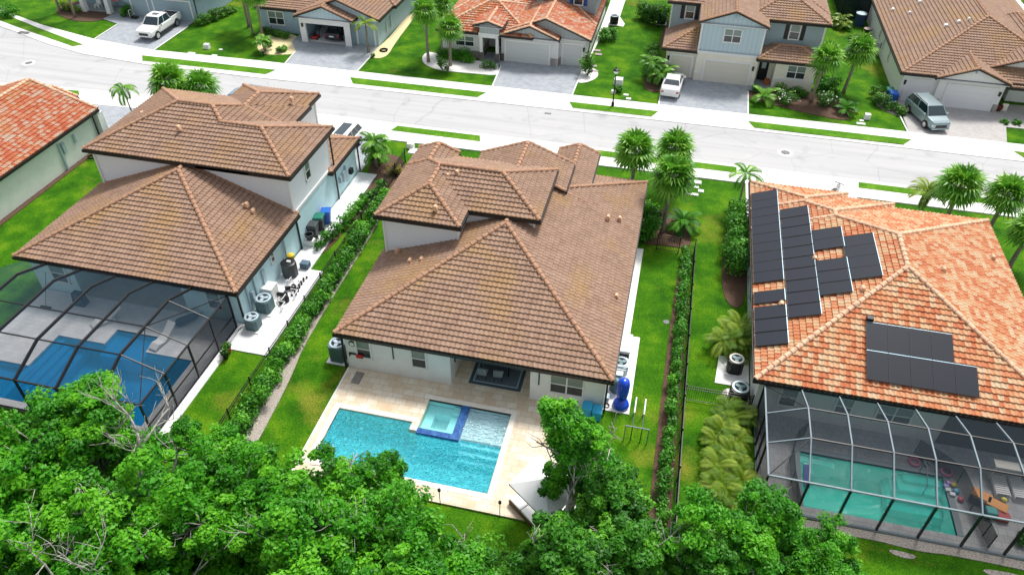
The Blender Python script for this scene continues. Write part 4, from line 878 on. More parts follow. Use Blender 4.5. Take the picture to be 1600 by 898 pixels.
# ---------------- pool screen cages ----------------
T['meshside']=screen_mat('dark_side_screen',(.02,.03,.04),.68); T['meshD']=screen_mat('dark_insect_screen',(.03,.042,.05),.46); T['meshB']=screen_mat('slate_insect_screen',(.03,.055,.075),.44)
def cage(name,label,x0,x1,ye,yb,ze,xin,xs,y1,y2,zt,fr,fr2,mesh,side,cross=True):
    """mansard screen cage: eave line ye (front of house) to rear wall yb, flat top zt between y1 and y2, frames at xs; side='E' or 'W' is the free end (x0..)"""
    root=thing(name,label,'screen enclosure',((x0+x1)/2,(ye+yb)/2,0),world=True)
    xe=x1 if side=='E' else x0; xo=x0 if side=='E' else x1
    Qs=[]
    P=MB()
    P.add([(xo,ye,ze+.1),(xin,ye,ze+.1),(xin,y1,zt),(xo,y1,zt)],[(0,1,2,3)]); P.add([(xo,y1,zt),(xin,y1,zt),(xin,y2,zt),(xo,y2,zt)],[(0,1,2,3)])
    P.add([(xo,y2,zt),(xin,y2,zt),(xin,yb,ze),(xo,yb,ze)],[(0,1,2,3)]); P.add([(xin,ye,ze+.1),(xe,ye,ze),(xe,y1,ze),(xin,y1,zt)],[(0,1,2,3)])
    P.add([(xin,y1,zt),(xe,y1,ze),(xe,y2,ze),(xin,y2,zt)],[(0,1,2,3)]); P.add([(xin,y2,zt),(xe,y2,ze),(xe,yb,ze),(xin,yb,ze)],[(0,1,2,3)])
    W_=MB(); W_.add([(xe,ye,.1),(xe,yb,.1),(xe,yb,ze),(xe,ye,ze)],[(0,1,2,3)]); obj('side_screen',W_,T['meshside'],root)
    P.add([(xo,yb,.1),(xe,yb,.1),(xe,yb,ze),(xo,yb,ze)],[(0,1,2,3)])
    obj('screen_mesh',P,T[mesh],root)
    for x in xs:
        b=MB()
        for p,q in (((x,ye,ze+.1),(x,y1,zt)),((x,y1,zt),(x,y2,zt)),((x,y2,zt),(x,yb,ze))): b.bar(p,q,.10 if fr=='bronze' else .065,.16 if fr=='bronze' else .10)
        b.bar((x,yb,ze),(x,yb,.1),.1,.1,m=1)
        obj('roof_beam',b,[T[fr],T[fr2]],root)
    b=MB(); b.bar((xo,ye,ze+.12),(xe,ye,ze+.02),.07,.07); obj('eave_beam',b,T[fr],root)
    b=MB(); b.bar((xo,yb,ze),(xe,yb,ze),.08,.08); obj('top_rail',b,T[fr],root)
    b=MB(); b.bar((xe,ye,ze),(xe,yb,ze),.08,.08); obj('top_rail',b,T[fr],root)
    for yy,zz in ((y1,zt),(y2,zt)) if side=='W' else ((y2,zt),):
        b=MB(); b.bar((xo,yy,zz),(xin,yy,zz),.06,.06); obj('purlin',b,T[fr2],root)
    if cross:
        b=MB(); b.bar((xo,(y1+y2)/2,zt),(xin,(y1+y2)/2,zt),.06,.06) if side=='E' else None
        if b.f: obj('purlin',b,T[fr2],root)
    for yy in (y1,y2)+(((y1+y2)/2,) if side=='E' else ()):
        b=MB(); b.bar((xin,yy,zt),(xe,yy,ze),.06,.07); obj('hip_beam',b,T[fr],root)
    ym=(y1+y2)/2
    b=MB(); b.bar((xin,ym if side=='E' else y2,zt),(xe,ye if side=='E' else yb,ze),.04,.04); obj('diagonal_brace',b,T[fr2],root)
    b=MB(); b.bar((xin,ym,zt) if side=='E' else (xin,y1,zt),(xe,yb,ze) if side=='E' else (xe,ye,ze),.04,.04); obj('diagonal_brace',b,T[fr2],root)
    for yy in (ye-.05,y1,(y1+y2)/2,y2,yb):
        b=MB(); b.bar((xe,yy,.1),(xe,yy,ze),.09,.09); obj('wall_post',b,T[fr2],root)
    for zz in (1.05,):
        b=MB(); b.bar((xe,ye,zz),(xe,yb,zz),.05,.06); obj('chair_rail',b,T[fr2],root)
    b=MB(); b.bar((xo,yb,.13),(xe,yb,.13),.08,.08); obj('base_rail',b,T[fr],root)
    b=MB(); b.bar((xe,ye,.13),(xe,yb,.13),.08,.08); obj('base_rail',b,T[fr],root)
    return root
cage('pool_cage','dark bronze screen cage over the blue pool of the left house',-37.3,-23.5,29.1,20.4,2.62,-25.8,[-25.8,-28.3,-30.75,-33.2,-35.65],27.0,22.6,3.5,'bronze','black','meshB','E')
cage('pool_cage','grey framed screen cage over the teal pool of the right house',7.15,22.3,29.17,23.38,2.62,8.96,[8.96,10.8,12.64,14.47,16.35,18.22,20.1],27.2,25.3,3.5,'frame_grey','black','meshD','W')
# ---------------- solar panels ----------------
T['solar']=mat('black_solar_cells',(.014,.018,.028),.45,spec=.25); T['railm']=mat('aluminium_rail',(.35,.50,.58),.4,metal=.5)
nW=Vector((-.38,0,1)).normalized(); sW=Vector((1,0,.38)).normalized()
def panelW(xa,ya,label,group):
    # one panel lying on the west slope: 1.72 up the slope, 1.04 along the eave
    z=2.9+.38*(xa-6.6); p=Vector((xa,ya,z))+nW*.16; a=p; b=p+sW*1.72; w_=Vector((0,1.03,0)); th=nW*.04
    root=thing('solar_panel',label,'solar panel',tuple(p),world=True,group=group)
    v=[a,b,b+w_,a+w_]; mb=MB(); mb.add([q for q in v]+[q+th for q in v],[(0,3,2,1),(4,5,6,7),(0,1,5,4),(1,2,6,5),(2,3,7,6),(3,0,4,7)]); obj('cells',mb,T['solar'],root)
    mb=MB(); e=.012
    for s,t in ((a,b),(a+w_,b+w_)): mb.bar(s+th+nW*.003,t+th+nW*.003,.02,.012)
    mb.bar(b+th+nW*.004,b+w_+th+nW*.004,.035,.02,m=1); mb.bar(a+th+nW*.004,a+w_+th+nW*.004,.02,.02,m=0)
    obj('frame',mb,[T['black'],T['railm']],root)
colpx=[('first column nearest the eave',[((1175,304),(1180,443),9),((1181,453),(1183,475),1),((1183,480),(1189,541),4)]),
       ('long second column',[((1220,328),(1234,497),10)]),
       ('short third column',[((1270,361),(1272,392),2),((1275,408),(1284,462),3)]),
       ('fourth column nearest the ridge',[((1317,371),(1327,438),4)])]
ORD='topmost second third fourth fifth sixth seventh eighth ninth tenth eleventh twelfth thirteenth fourteenth'.split()
xs_=[atp(x,y,(6.6,30,3.06),nW).x for x,y in ((1177,370),(1226,400),(1273,390),(1321,395))]
for (k,segs),xa in zip(colpx,xs_):
    c_=0
    for (pa,pb_,n) in segs:
        ya=atp(*pa,(6.6,30,3.06),nW).y; yb_=atp(*pb_,(6.6,30,3.06),nW).y; L=ya-yb_; n=max(1,round(L/1.05))
        for i in range(n): panelW(xa,ya-L/n*(i+1)+.01,'black solar panel, %s in the %s on the orange roof'%(ORD[c_],k),'solar panels on the west slope'); c_+=1
nS=Vector((0,-.38,1)).normalized(); sS=Vector((0,1,.38)).normalized()
c0=atp(1354,591,(14,29.2,3.05),nS); c1=atp(1530,617,(14,29.2,3.05),nS); c2=atp(1353,501,(14,29.2,3.05),nS)
pw=(c1.x-c0.x)/5; ph=(c2-c0).dot(sS)/2
for r in range(2):
    for i in range(5 if r==0 else 4):
        a=Vector((c0.x+pw*i,c0.y,0)); a.z=2.9+.38*(a.y-29.2); a=a+sS*ph*r+nS*.16; u=Vector((pw-.02,0,0)); v_=sS*(ph-.02); th=nS*.04
        root=thing('solar_panel','dark blue solar panel, %s from the left in the %s row of the rear array'%(('first','second','third','fourth','fifth')[i],'lower' if r==0 else 'upper'),'solar panel',tuple(a),world=True,group='solar panels on the rear slope')
        q=[a,a+u,a+u+v_,a+v_]; mb=MB(); mb.add(q+[k+th for k in q],[(0,3,2,1),(4,5,6,7),(0,1,5,4),(1,2,6,5),(2,3,7,6),(3,0,4,7)]); obj('cells',mb,T['solar'],root)
        mb=MB(); mb.bar(a+th+v_*.02,a+th+v_*.98,.02,.012); mb.bar(a+th+v_+nS*.004,a+u+v_+th+nS*.004,.03,.015,m=1); obj('frame',mb,[T['black'],T['railm']],root)
mb=MB(); p=atp(1358,500,(14,29.2,3.05),nS); mb.box(p.x-.15,p.x+.2,p.y-.1,p.y+.2,p.z-.1,p.z+.18); tag(obj('junction_box',mb,T['black'],bevel=.02),'small black box at the top corner of the rear solar array','junction box')
# ---------------- vehicles ----------------
T['carwhite']=mat('white_car_paint',(.80,.80,.80),.2,spec=.8); T['cargrey']=mat('grey_green_car_paint',(.26,.34,.36),.22,metal=.3,spec=.8); T['carblack']=mat('black_car_paint',(.02,.025,.03),.2,spec=.8); T['carblue']=mat('blue_grey_car_paint',(.20,.30,.40),.25,metal=.2,spec=.8)
T['carglass']=mat('tinted_car_glass',(.012,.03,.04),.06,spec=1); T['chrome']=mat('chrome_trim',(.6,.6,.62),.2,metal=.9); T['redlight']=mat('red_lamp_lens',(.45,.02,.02),.2); T['headlight']=mat('clear_lamp_lens',(.75,.78,.8),.1); T['redp']=mat('red_plastic',(.50,.03,.03),.5)
def loft(st,n=0):
    """st: list of (x, halfwidth, zlow, zbelt, ztop, topw)"""
    mb=MB(); b=0; k=8
    for x,w_,zl,zb,zt,tw in st:
        mb.v+=[(x,-w_*.93,zl),(x,-w_,zl+.18),(x,-w_,zb),(x,-w_*tw,zt),(x,w_*tw,zt),(x,w_,zb),(x,w_,zl+.18),(x,w_*.93,zl)]
    for i in range(len(st)-1):
        for j in range(k): mb.f.append((i*k+j,i*k+(j+1)%k,(i+1)*k+(j+1)%k,(i+1)*k+j)[::-1]); mb.m.append(0)
    mb.f.append(tuple(range(k))); mb.m.append(0); mb.f.append(tuple((len(st)-1)*k+j for j in range(k))[::-1]); mb.m.append(0)
    return mb
def car(name,label,loc,rz,kind,paint,cat='car',group=None):
    """+x is the front; built at the origin on its wheels"""
    root=thing(name,label,cat,loc,rz,group); Pn=T[paint]
    spec=dict(sedan=(4.7,.90,.68,.92,1.40),suv=(4.8,.95,.72,1.08,1.76),truck=(5.85,1.0,.82,1.22,1.92))[kind]
    Ln,W_,zh,zb,zr=spec; f=Ln/2
    if kind=='sedan': st=[(-f,.80,.32,.78,.92,.9),(-f+.12,.88,.25,.85,1.02,.9),(-f+.9,W_,.22,.88,1.04,.9),(-.6,W_,.22,.90,1.0,.92),(.75,W_,.22,.88,.98,.92),(1.0,W_,.22,.80,.95,.9),(f-.35,.86,.24,.66,.82,.86),(f-.06,.78,.28,.58,.70,.85),(f,.70,.34,.52,.60,.85)]; gh=(-f+.75,1.15,-f+1.45,.35,.80,.64)
    elif kind=='suv': st=[(-f,.84,.38,.95,1.08,.92),(-f+.1,.92,.3,1.0,1.14,.92),(-.6,W_,.28,1.02,1.14,.93),(.9,W_,.28,1.0,1.12,.93),(1.2,W_,.28,.94,1.10,.92),(f-.3,.90,.3,.84,1.00,.88),(f-.05,.84,.34,.74,.88,.88),(f,.76,.4,.62,.74,.88)]; gh=(-f+.1,1.35,-f+.5,.65,.86,.70)
    else: st=[(-f,.94,.55,1.0,1.10,.95),(-f+.05,.97,.5,1.05,1.16,.95),(-f+.06,.99,.48,1.05,1.18,.96),(-.9,1.0,.46,1.06,1.18,.96),(.2,1.0,.46,1.06,1.2,.95),(1.25,1.0,.46,1.06,1.2,.94),(1.35,1.0,.46,1.04,1.22,.92),(f-.25,.98,.5,.98,1.14,.90),(f-.04,.95,.52,.9,1.04,.9),(f,.9,.56,.8,.92,.9)]; gh=(-.95,1.45,-.75,.75,.90,.74)
    body=obj('body',loft(st),Pn,root,bevel=.04)
    bx0,bx1,tx0,tx1,wb_,wt=gh; z0=max(s[4] for s in st)-.03 if kind!='sedan' else .97
    g=MB(); g.frus((bx0,bx1,-wb_,wb_),(tx0,tx1,-wt,wt),z0,zr-.05); obj('window',g,T['carglass'],root,bevel=.03)
    r=MB(); r.frus((tx0-.02,tx1+.02,-wt-.015,wt+.015),(tx0+.12,tx1-.12,-wt+.1,wt-.1),zr-.06,zr+.01)
    for s in (-1,1):
        for (xa,xb) in ((bx0,tx0),(bx1,tx1)): r.bar((xa,s*wb_,z0),(xb,s*wt,zr-.05),.07,.07)
        xm=(bx0+bx1)/2+.05; r.bar((xm,s*(wb_+.004),z0),((tx0+tx1)/2+.05,s*(wt+.004),zr-.05),.06,.03)
        if kind=='suv': r.bar((bx0+.9,s*(wb_+.004),z0),(tx0+.75,s*(wt+.004),zr-.05),.10,.03)
    obj('roof',r,Pn,root,bevel=.02)
    if kind=='truck':
        bed_=MB(); bed_.box(-f+.12,-1.0,-.84,.84,1.165,1.215); obj('truck_bed',bed_,T['black'],root)
        q=MB()
        for s in (-1,1): q.box(-f+.05,-1.0,s*.92-.06,s*.92+.06,1.15,1.25)
        q.box(-f+.03,-f+.12,-.9,.9,1.1,1.26); obj('bed_rail',q,Pn,root,bevel=.01)
        q=MB(); q.box(-.2,.35,-.35,.35,zr+.0,zr+.03); obj('sunroof',q,T['carglass'],root)
    if kind!='truck' and 'black top' in label: q=MB(); q.box(tx0+.3,tx1-.3,-.4,.4,zr+.0,zr+.025); obj('sunroof',q,T['carglass'],root)
    wr=.40 if kind=='truck' else .34; wx=(f-.95,-f+.95 if kind!='truck' else -f+1.15)
    for x in wx:
        for s in (-1,1):
            a=MB(); ar=[(x+math.cos(t)*(wr+.07),wr+math.sin(t)*(wr+.07)) for t in [PI*i/10 for i in range(11)]]
            a.extr([(x+wr+.07,.25)]+ar+[(x-wr-.07,.25)],'y',s*(W_-.12),s*(W_+.006)); obj('wheel_arch',a,T['black'],root)
            ty=MB(); mb2=[]; 
            pr=[(x+math.cos(t)*wr,wr+math.sin(t)*wr) for t in [2*PI*i/20 for i in range(20)]]; ty.extr(pr,'y',s*(W_-.20),s*(W_+.03)); tyo=obj('wheel',ty,T['rubber'],root,bevel=.02)
            rm=MB(); pr=[(x+math.cos(t)*wr*.66,wr+math.sin(t)*wr*.66) for t in [2*PI*i/14 for i in range(14)]]; rm.extr(pr,'y',s*(W_+.0),s*(W_+.04)); obj('rim',rm,T['chrome'],tyo)
    for s in (-1,1):
        q=MB(); y=s*(st[-2][1]-.16); zf=st[-1][3]; q.box(f-.22,f-.01,y-.16,y+.16,zf-.0,zf+.13); obj('headlight',q,T['headlight'],root,bevel=.02)
        q=MB(); y=s*(st[0][1]-.12); zf=st[0][3]; q.box(-f-.01,-f+.12,y-.14,y+.10,zf-.14,zf+.04); obj('taillight',q,T['redlight'],root,bevel=.02)
        q=MB(); q.box(tx1+.35,tx1+.55,s*(W_+.0),s*(W_+.20),z0-.03,z0+.13); obj('mirror',q,Pn if kind!='truck' else T['chrome'],root,bevel=.03)
        if kind!='sedan': q=MB(); q.box(tx0+.25,tx1-.1,s*wt*.9-.02,s*wt*.9+.02,zr,zr+.05); obj('roof_rail',q,T['chrome'] if kind=='suv' else Pn,root)
        if kind=='truck': q=MB(); q.box(-1.0,1.5,s*1.0-.08,s*1.0+.08,.38,.45); obj('running_board',q,T['black'],root)
    q=MB(); zf=st[-1][3]; q.box(f-.05,f+.01,-.52,.52,zf-.16,zf+.09); obj('grille',q,T['black'],root)
    q=MB(); q.box(f-.1,f+.05,-st[-1][1]-.02,st[-1][1]+.02,zf-.34,zf-.18); obj('bumper',q,T['chrome'] if kind=='truck' else Pn,root,bevel=.03)
    q=MB(); q.box(-f-.04,-f+.1,-st[0][1],st[0][1],.42 if kind!='truck' else .55,.58 if kind!='truck' else .72); obj('bumper',q,T['chrome'] if kind=='truck' else Pn,root,bevel=.03)
    q=MB(); q.box(-f-.05,-f-.02,-.26,.26,.62 if kind!='truck' else .8,.75 if kind!='truck' else .93); obj('licence_plate',q,T['white'],root)
    return root
def heading(a,b): return math.atan2(b[1]-a[1],b[0]-a[0])
fw=at(250.5,61.0); rw=at(277.5,42.5); hd=heading(rw,fw)
n_=Vector((math.sin(hd),-math.cos(hd),0)) # right side of the car
ctr=(fw+rw)/2-Vector((math.cos(hd+PI/2),math.sin(hd+PI/2),0))*.95
car('pickup_truck','white crew cab pickup truck parked on the blue grey driveway','',0,'truck','carwhite','pickup truck') if False else None
tr=car('pickup_truck','white crew cab pickup truck parked on the blue grey driveway',(ctr.x,ctr.y,.07),hd,'truck','carwhite','pickup truck')
a=at(1054,152);b=at(1062,118); m=(a+b)/2; car('parked_car','white sedan parked nose in at the cream garage',(.15,69.2,.07),R(86),'sedan','carwhite',group=None)
car('parked_car','grey green people carrier parked nose out in front of the white garage',(22.75,68.45,.07),R(-72),'suv','cargrey')
car('parked_car','dark car standing inside the open garage',(-35.6,73.9,.08),R(90),'sedan','carblack')
car('parked_car','white car with black top panel at the left neighbour drive, half hidden by roof',(-25.6,50.5,.08),R(-92),'suv','carwhite')
car('parked_car','blue grey car at the kerb behind the upper roof of the left house',(-36.9,57.0,.08),R(178),'sedan','carblue')
car('parked_car','black car on the drive of the right house, only its roof showing',(9.3,49.9,.1),R(90),'suv','carblack')
# small ride-on toys / scooter
def scooter(label,x,y,rz):
    r=thing('motor_scooter',label,'scooter',(x,y,.1),rz)
    for xx in (-.6,.6):
        w2=MB(); w2.extr([(xx+math.cos(t)*.24,.24+math.sin(t)*.24) for t in [2*PI*i/16 for i in range(16)]],'y',-.06,.06); obj('wheel',w2,T['rubber'],r)
    b=MB(); b.extr([(-.65,.35),(-.1,.25),(.45,.3),(.62,.9),(.5,.95),(.3,.42),(0,.5),(-.1,.75),(-.7,.8)],'y',-.15,.15); obj('body',b,T['white'],r,bevel=.04)
    b=MB(); b.box(-.65,-.05,-.14,.14,.78,.88); obj('seat',b,T['black'],r,bevel=.03)
    b=MB(); b.bar((.5,-.35,1.05),(.5,.35,1.05),.05); b.bar((.6,0,.4),(.5,0,1.05),.06); obj('handlebar',b,T['black'],r); return r
scooter('white and black scooter on the drive beyond the orange roof',13.4,53.0,R(60))
r=thing('push_mower','small red push mower inside the open garage','mower',(-37.8,72.2,.08)); mb=MB(); mb.box(-.3,.3,-.4,.4,.1,.35); obj('deck',mb,T['redp'],r,bevel=.05); mb=MB(); mb.box(-.15,.15,-.2,.15,.35,.6); obj('engine',mb,T['black'],r,bevel=.03); mb=MB(); mb.bar((-.25,.4,.3),(-.25,1.0,.95),.04); mb.bar((.25,.4,.3),(.25,1.0,.95),.04); mb.bar((-.25,1.0,.95),(.25,1.0,.95),.04); obj('handle',mb,T['black'],r)
for s,t in ((-.3,-.3),(.3,-.3),(-.3,.3),(.3,.3)):
    mb=MB(); mb.extr([(t+math.cos(a_)*.13,.13+math.sin(a_)*.13) for a_ in [2*PI*i/10 for i in range(10)]],'x',s-.04,s+.04); obj('wheel',mb,T['rubber'],r)
p=at(211,30); r=thing('trolley','small black hand trolley on the drive by the narrow garage door','trolley',(p.x,p.y,.07)); mb=MB(); mb.box(-.4,.4,-.3,.3,.12,.2); obj('platform',mb,T['black'],r); mb=MB(); mb.bar((-.35,-.25,.2),(-.35,-.25,.9),.04); mb.bar((-.35,.25,.2),(-.35,.25,.9),.04); mb.bar((-.35,-.25,.9),(-.35,.25,.9),.04); obj('handle',mb,T['white'],r)
# ---------------- equipment ----------------
def ac(label,x,y,sz=.85,h=.85,m='acgrey',topm='aclight',z=.07,oct_=False,group=None):
    r=thing('air_conditioner',label,'air conditioner',(x,y,z),0,group); s=sz/2; k=.16
    oc=[(-s+k,-s),(s-k,-s),(s,-s+k),(s,s-k),(s-k,s),(-s+k,s),(-s,s-k),(-s,-s+k)]
    mb=MB(); mb.prism(oc,.06,h); 
    obj('housing',mb,T[m],r)
    mb=MB()
    for i in range(9):
        zz=.12+i*(h-.22)/9; mb.prism([(a*1.015,b*1.015) for a,b in oc],zz,zz+.03)
    obj('louvres',mb,T[m],r)
    mb=MB(); mb.lathe((0,0,h),[(s*.98,0),(s*.98,.05),(s*.74,.06),(s*.72,.0)],20); obj('top_ring',mb,T[topm],r)
    mb=MB(); mb.lathe((0,0,h-.02),[(s*.74,.0),(s*.74,.03)],20); obj('fan_well',mb,T['dark'],r)
    mb=MB()
    for i in range(3):
        a_=i*2.09+.5; mb.bar((0,0,h+.03),(math.cos(a_)*s*.65,math.sin(a_)*s*.65,h+.03),.20,.02)
    mb.lathe((0,0,h+.02),[(.1,0),(.08,.04)],10); obj('fan',mb,T['acgrey' if m!='acgrey' else 'aclight'],r)
    mb=MB(); mb.box(-s-.12,s+.12,-s-.12,s+.12,0,.07); obj('pad',mb,T['conc'],r); return r
ac('grey green air conditioner beside the light blue wall, farther of the two',-22.55,31.0,.95,.95); ac('grey green air conditioner beside the light blue wall, at the corner of the cage',-22.5,29.35,.85,.85)
ac('blue grey air conditioner against the left wall of the middle house',-16.45,28.2,.95,1.2,'acgrey','aclight',.0)
ac('light grey air conditioner on the slab along the right wall of the middle house',-.35,30.95,.85,.7,'aclight','aclight',.06)
ac('beige topped air conditioner beside the palm clump by the orange roof',6.05,32.55,.85,.95,'black','acwhite',.02); ac('dark air conditioner with pale ring near the short black fence',6.25,30.35,.95,.95,'black','aclight',.02)
ac('dark air conditioner at the back of the grey path between the upper houses',-7.3,84.6,.9,.9,'black','aclight',.05); ac('small air conditioner behind the shrub beside the two storey cream house',-2.1,86.2,.9,1.0,'black','aclight',.0)
mb=MB()
r=thing('water_tank','dark blue tank with pale rim standing in the side yard','tank',(*at(1341,40)[:2],0)); mb.lathe((0,0,0),[(.55,0),(.55,1.3)],18); obj('drum',mb,mat('navy_plastic',(.02,.05,.16),.5),r); mb=MB(); mb.lathe((0,0,1.3),[(.6,0),(.6,.1),(.45,.12)],18); obj('rim',mb,T['aclight'],r)
r=thing('barbecue','round black barbecue on legs by the white side wall','barbecue',(*at(1353,57)[:2],0)); mb=MB(); mb.lathe((0,0,.55),[(.15,0),(.45,.15),(.5,.3)],16); obj('bowl',mb,T['black'],r); mb=MB(); mb.lathe((0,0,.86),[(.45,0),(.3,.06),(.05,.1)],16); obj('grill_top',mb,mat('rose_metal',(.45,.33,.33),.5),r)
for a_ in (0,2.1,4.2):
    mb=MB(); mb.bar((0,0,.6),(math.cos(a_)*.4,math.sin(a_)*.4,0),.05); obj('leg',mb,T['black'],r)
# generator box etc on middle house slab
r=thing('generator','white box shaped generator on the slab along the right wall','generator',(-.38,32.5,.06)); mb=MB(); mb.box(-.42,.42,-.75,.75,.05,.75); obj('cabinet',mb,T['white'],r,bevel=.03); mb=MB(); mb.box(-.45,.45,-.78,.78,.75,.82); obj('lid',mb,T['white'],r,bevel=.03); mb=MB(); mb.box(-.4,.4,-.9,-.76,0,.6); obj('vent',mb,T['black'],r)
r=thing('pool_filter','grey pool filter frame with white pipes at the corner of the slab','pool filter',(-.45,29.35,.06)); mb=MB(); mb.lathe((0,0,0),[(.28,0),(.3,.1),(.3,.75),(.2,.9),(.05,.95)],14); obj('tank',mb,T['acgrey'],r,smooth=True); mb=MB(); mb.tube([(-.4,.7,.5),(-.4,.7,1),(.4,.7,1),(.4,.7,.1)],.04); mb.tube([(-.4,.7,.5),(-.4,-.5,.5),(0,-.5,.1)],.03); obj('pipes',mb,T['pvc'],r)
mb=MB(); mb.box(-.3,.3,.25,.6,.1,1.0); obj('panel',mb,T['aclight'],r)
T['slideblue']=mat('glossy_blue_plastic',(.005,.07,.62),.25,spec=.7); T['cyanp']=mat('cyan_plastic',(.03,.42,.70),.4)
r=thing('pool_slide','glossy blue bagged punching stand on round base by the slab corner','punching bag',(-.02,28.3,.06))
r.name='punching_bag'; mb=MB(); mb.lathe((0,0,0),[(.42,0),(.46,.12),(.40,.32),(.2,.42),(.12,.5)],20); obj('base',mb,T['slideblue'],r,smooth=True)
mb=MB(); mb.lathe((0,.0,.45),[(.12,0),(.28,.12),(.33,.5),(.34,1.0),(.28,1.25),(.08,1.35)],20); o=obj('bag',mb,T['slideblue'],r,smooth=True); o.rotation_euler=(R(-12),0,0)
r=thing('pump','small grey pump with coiled hose beside the blue stand','pump',(-.8,28.5,.06)); mb=MB(); mb.tube([(0,-.1,.2),(0,.3,.2)],.13,10); obj('motor',mb,T['aclight'],r); mb=MB(); mb.tube([(.15*math.cos(t)*(1+.1*t/6),.15*math.sin(t)-.4,.03+.004*t) for t in [i*.5 for i in range(30)]],.018,5); obj('hose',mb,T['rubber'],r)
for i,(x,lab) in enumerate(((-1.75,'cyan storage box against the rear wall, left one'),(-1.2,'cyan storage box at the rear right corner of the middle house'))):
    r=thing('storage_box',lab,'box',(x,27.15,.1)); mb=MB(); mb.box(-.25,.25,-.3,.3,0,.75-.15*i); obj('tub',mb,T['cyanp'],r,bevel=.03); mb=MB(); mb.box(-.27,.27,-.32,.32,.75-.15*i,.82-.15*i); obj('lid',mb,T['cyanp'],r,bevel=.02)
# pool pumps by light blue wall
def wheelie(label,x,y,m,lid,rz=0,s=1,z=.07):
    r=thing('wheelie_bin',label,'bin',(x,y,z),rz); mb=MB(); mb.frus((-.24*s,.24*s,-.28*s,.28*s),(-.33*s,.33*s,-.38*s,.38*s),.06,1.0*s); obj('bin_body',mb,T[m],r,bevel=.03)
    mb=MB(); mb.frus((-.36*s,.36*s,-.42*s,.42*s),(-.28*s,.28*s,-.34*s,.34*s),1.0*s,1.1*s); obj('lid',mb,T[lid],r,bevel=.02)
    mb=MB(); mb.bar((-.3*s,-.44*s,.95*s),(.3*s,-.44*s,.95*s),.05); obj('handle',mb,T[m],r)
    for q in (-1,1):
        mb=MB(); mb.extr([(-.25*s+math.cos(t)*.12,.12+math.sin(t)*.12) for t in [2*PI*i/12 for i in range(12)]],'x',q*.3*s-.03,q*.3*s+.03); obj('wheel',mb,T['rubber'],r)
    return r
T['bluep']=mat('blue_bin_plastic',(.01,.12,.50),.4); T['greenp']=mat('green_bin_plastic',(.01,.16,.11),.4); T['greyp']=mat('charcoal_bin_plastic',(.035,.045,.05),.5)
wheelie('blue wheelie bin by the light blue wall, farthest of the bin row',-22.7,40.75,'bluep','bluep',.3); wheelie('charcoal wheelie bin with green lid by the light blue wall',-22.85,39.9,'greyp','greenp',.2,1.05); wheelie('charcoal wheelie bin with charcoal lid by the light blue wall',-22.9,38.95,'greyp','greyp',.1,1.0)
wheelie('blue recycling bin standing near the white car garage corner',20.25,71.3,'bluep','bluep',.1,1.1,.0); wheelie('dark green lidded bin behind the blue recycling bin',20.1,72.2,'greenp','greenp',0,1.0,.0)
r=thing('pot','round black pot on a white crate by the downspout','pot',(-22.75,38.0,.5)); mb=MB(); mb.lathe((0,0,0),[(.2,0),(.3,.35),(.32,.45),(.26,.45),(.24,.1)],14); obj('pot_wall',mb,T['greyp'],r)
mb=MB(); mb.box(-23.1,-22.45,37.75,38.25,.07,.5); tag(obj('crate',mb,T['conc'],bevel=.03),'white crate under the round black pot','crate')
r=thing('pool_filter_tank','large dark octagonal filter tank beside the light blue wall','filter tank',(-22.6,34.55,.07)); r.name='filter_tank'; oc=[(math.cos(PI/8+i*PI/4)*.52,math.sin(PI/8+i*PI/4)*.52) for i in range(8)]; mb=MB(); mb.prism(oc,0,1.05); obj('tank',mb,T['greyp'],r,bevel=.03); mb=MB(); mb.lathe((0,0,1.05),[(.48,0),(.4,.03),(.1,.06)],16); obj('lid',mb,T['black'],r); mb=MB(); mb.box(-.05,.2,-.1,.05,1.08,1.2); obj('gauge',mb,T['white'],r)
mb=MB(); mb.box(-22.3,-21.7,35.3,35.8,.1,.5); tag(obj('lid_box',mb,mat('blue_grey_plastic',(.08,.14,.2),.5),bevel=.04),'small blue grey box next to the dark filter tank','box')
mb=MB(); mb.lathe((-22.75,35.25,.9),[(.22,0),(.25,.3),(.1,.4)],12); tag(obj('yellow_float',mb,mat('yellow_plastic',(.7,.5,.02),.5)),'yellow float lying beside the dark filter tank','float')
mb=MB(); mb.box(-22.3-.95,-22.5,31.85,32.7,.07,.95); tag(obj('pool_heater',mb,T['white'],bevel=.03),'white box shaped pool heater against the light blue wall','pool heater')
T['pumpblack']=T['black']
for i,(x,y) in enumerate(((-22.2,32.4),(-22.0,33.1),(-21.8,31.8))):
    r=thing('pool_pump','black pool pump among white pipes by the blue wall, '+('middle one','farthest one','nearest the camera side')[i],'pool pump',(x,y,.07),i*.5,group='black pool pumps by the blue wall'); mb=MB(); mb.tube([(-.25,0,.18),(.25,0,.18)],.13,10); obj('motor',mb,T['black'],r); mb=MB(); mb.lathe((.3,0,0),[(.14,0),(.16,.3),(.1,.38)],12); obj('strainer',mb,T['black'],r)
rngp=random.Random(5)
mb=MB()
for i in range(9):
    x=-22.6+rngp.random()*.9; y=31.2+rngp.random()*2.6; x2=x+rngp.uniform(-.5,.6); y2=y+rngp.uniform(-.8,.8)
    mb.tube([(x,y,.12),(x,y,.4),(x2,y,.4),(x2,y2,.4),(x2,y2,.1)],.035,6)
tag(obj('pool_piping',mb,T['pvc']),'tangle of white plastic pipes between pumps and filter tank','pipes')
mb=MB()
for i in range(12): x=-21.6+.12*(i%2)+rngp.random()*.1; y=32.6+i*.17; mb.lathe((x,y,.07),[(.06,0),(.07,.12),(.03,.16)],8)
tag(obj('valve_row',mb,T['black']),'row of small black pool valves on the white pavers','valves')
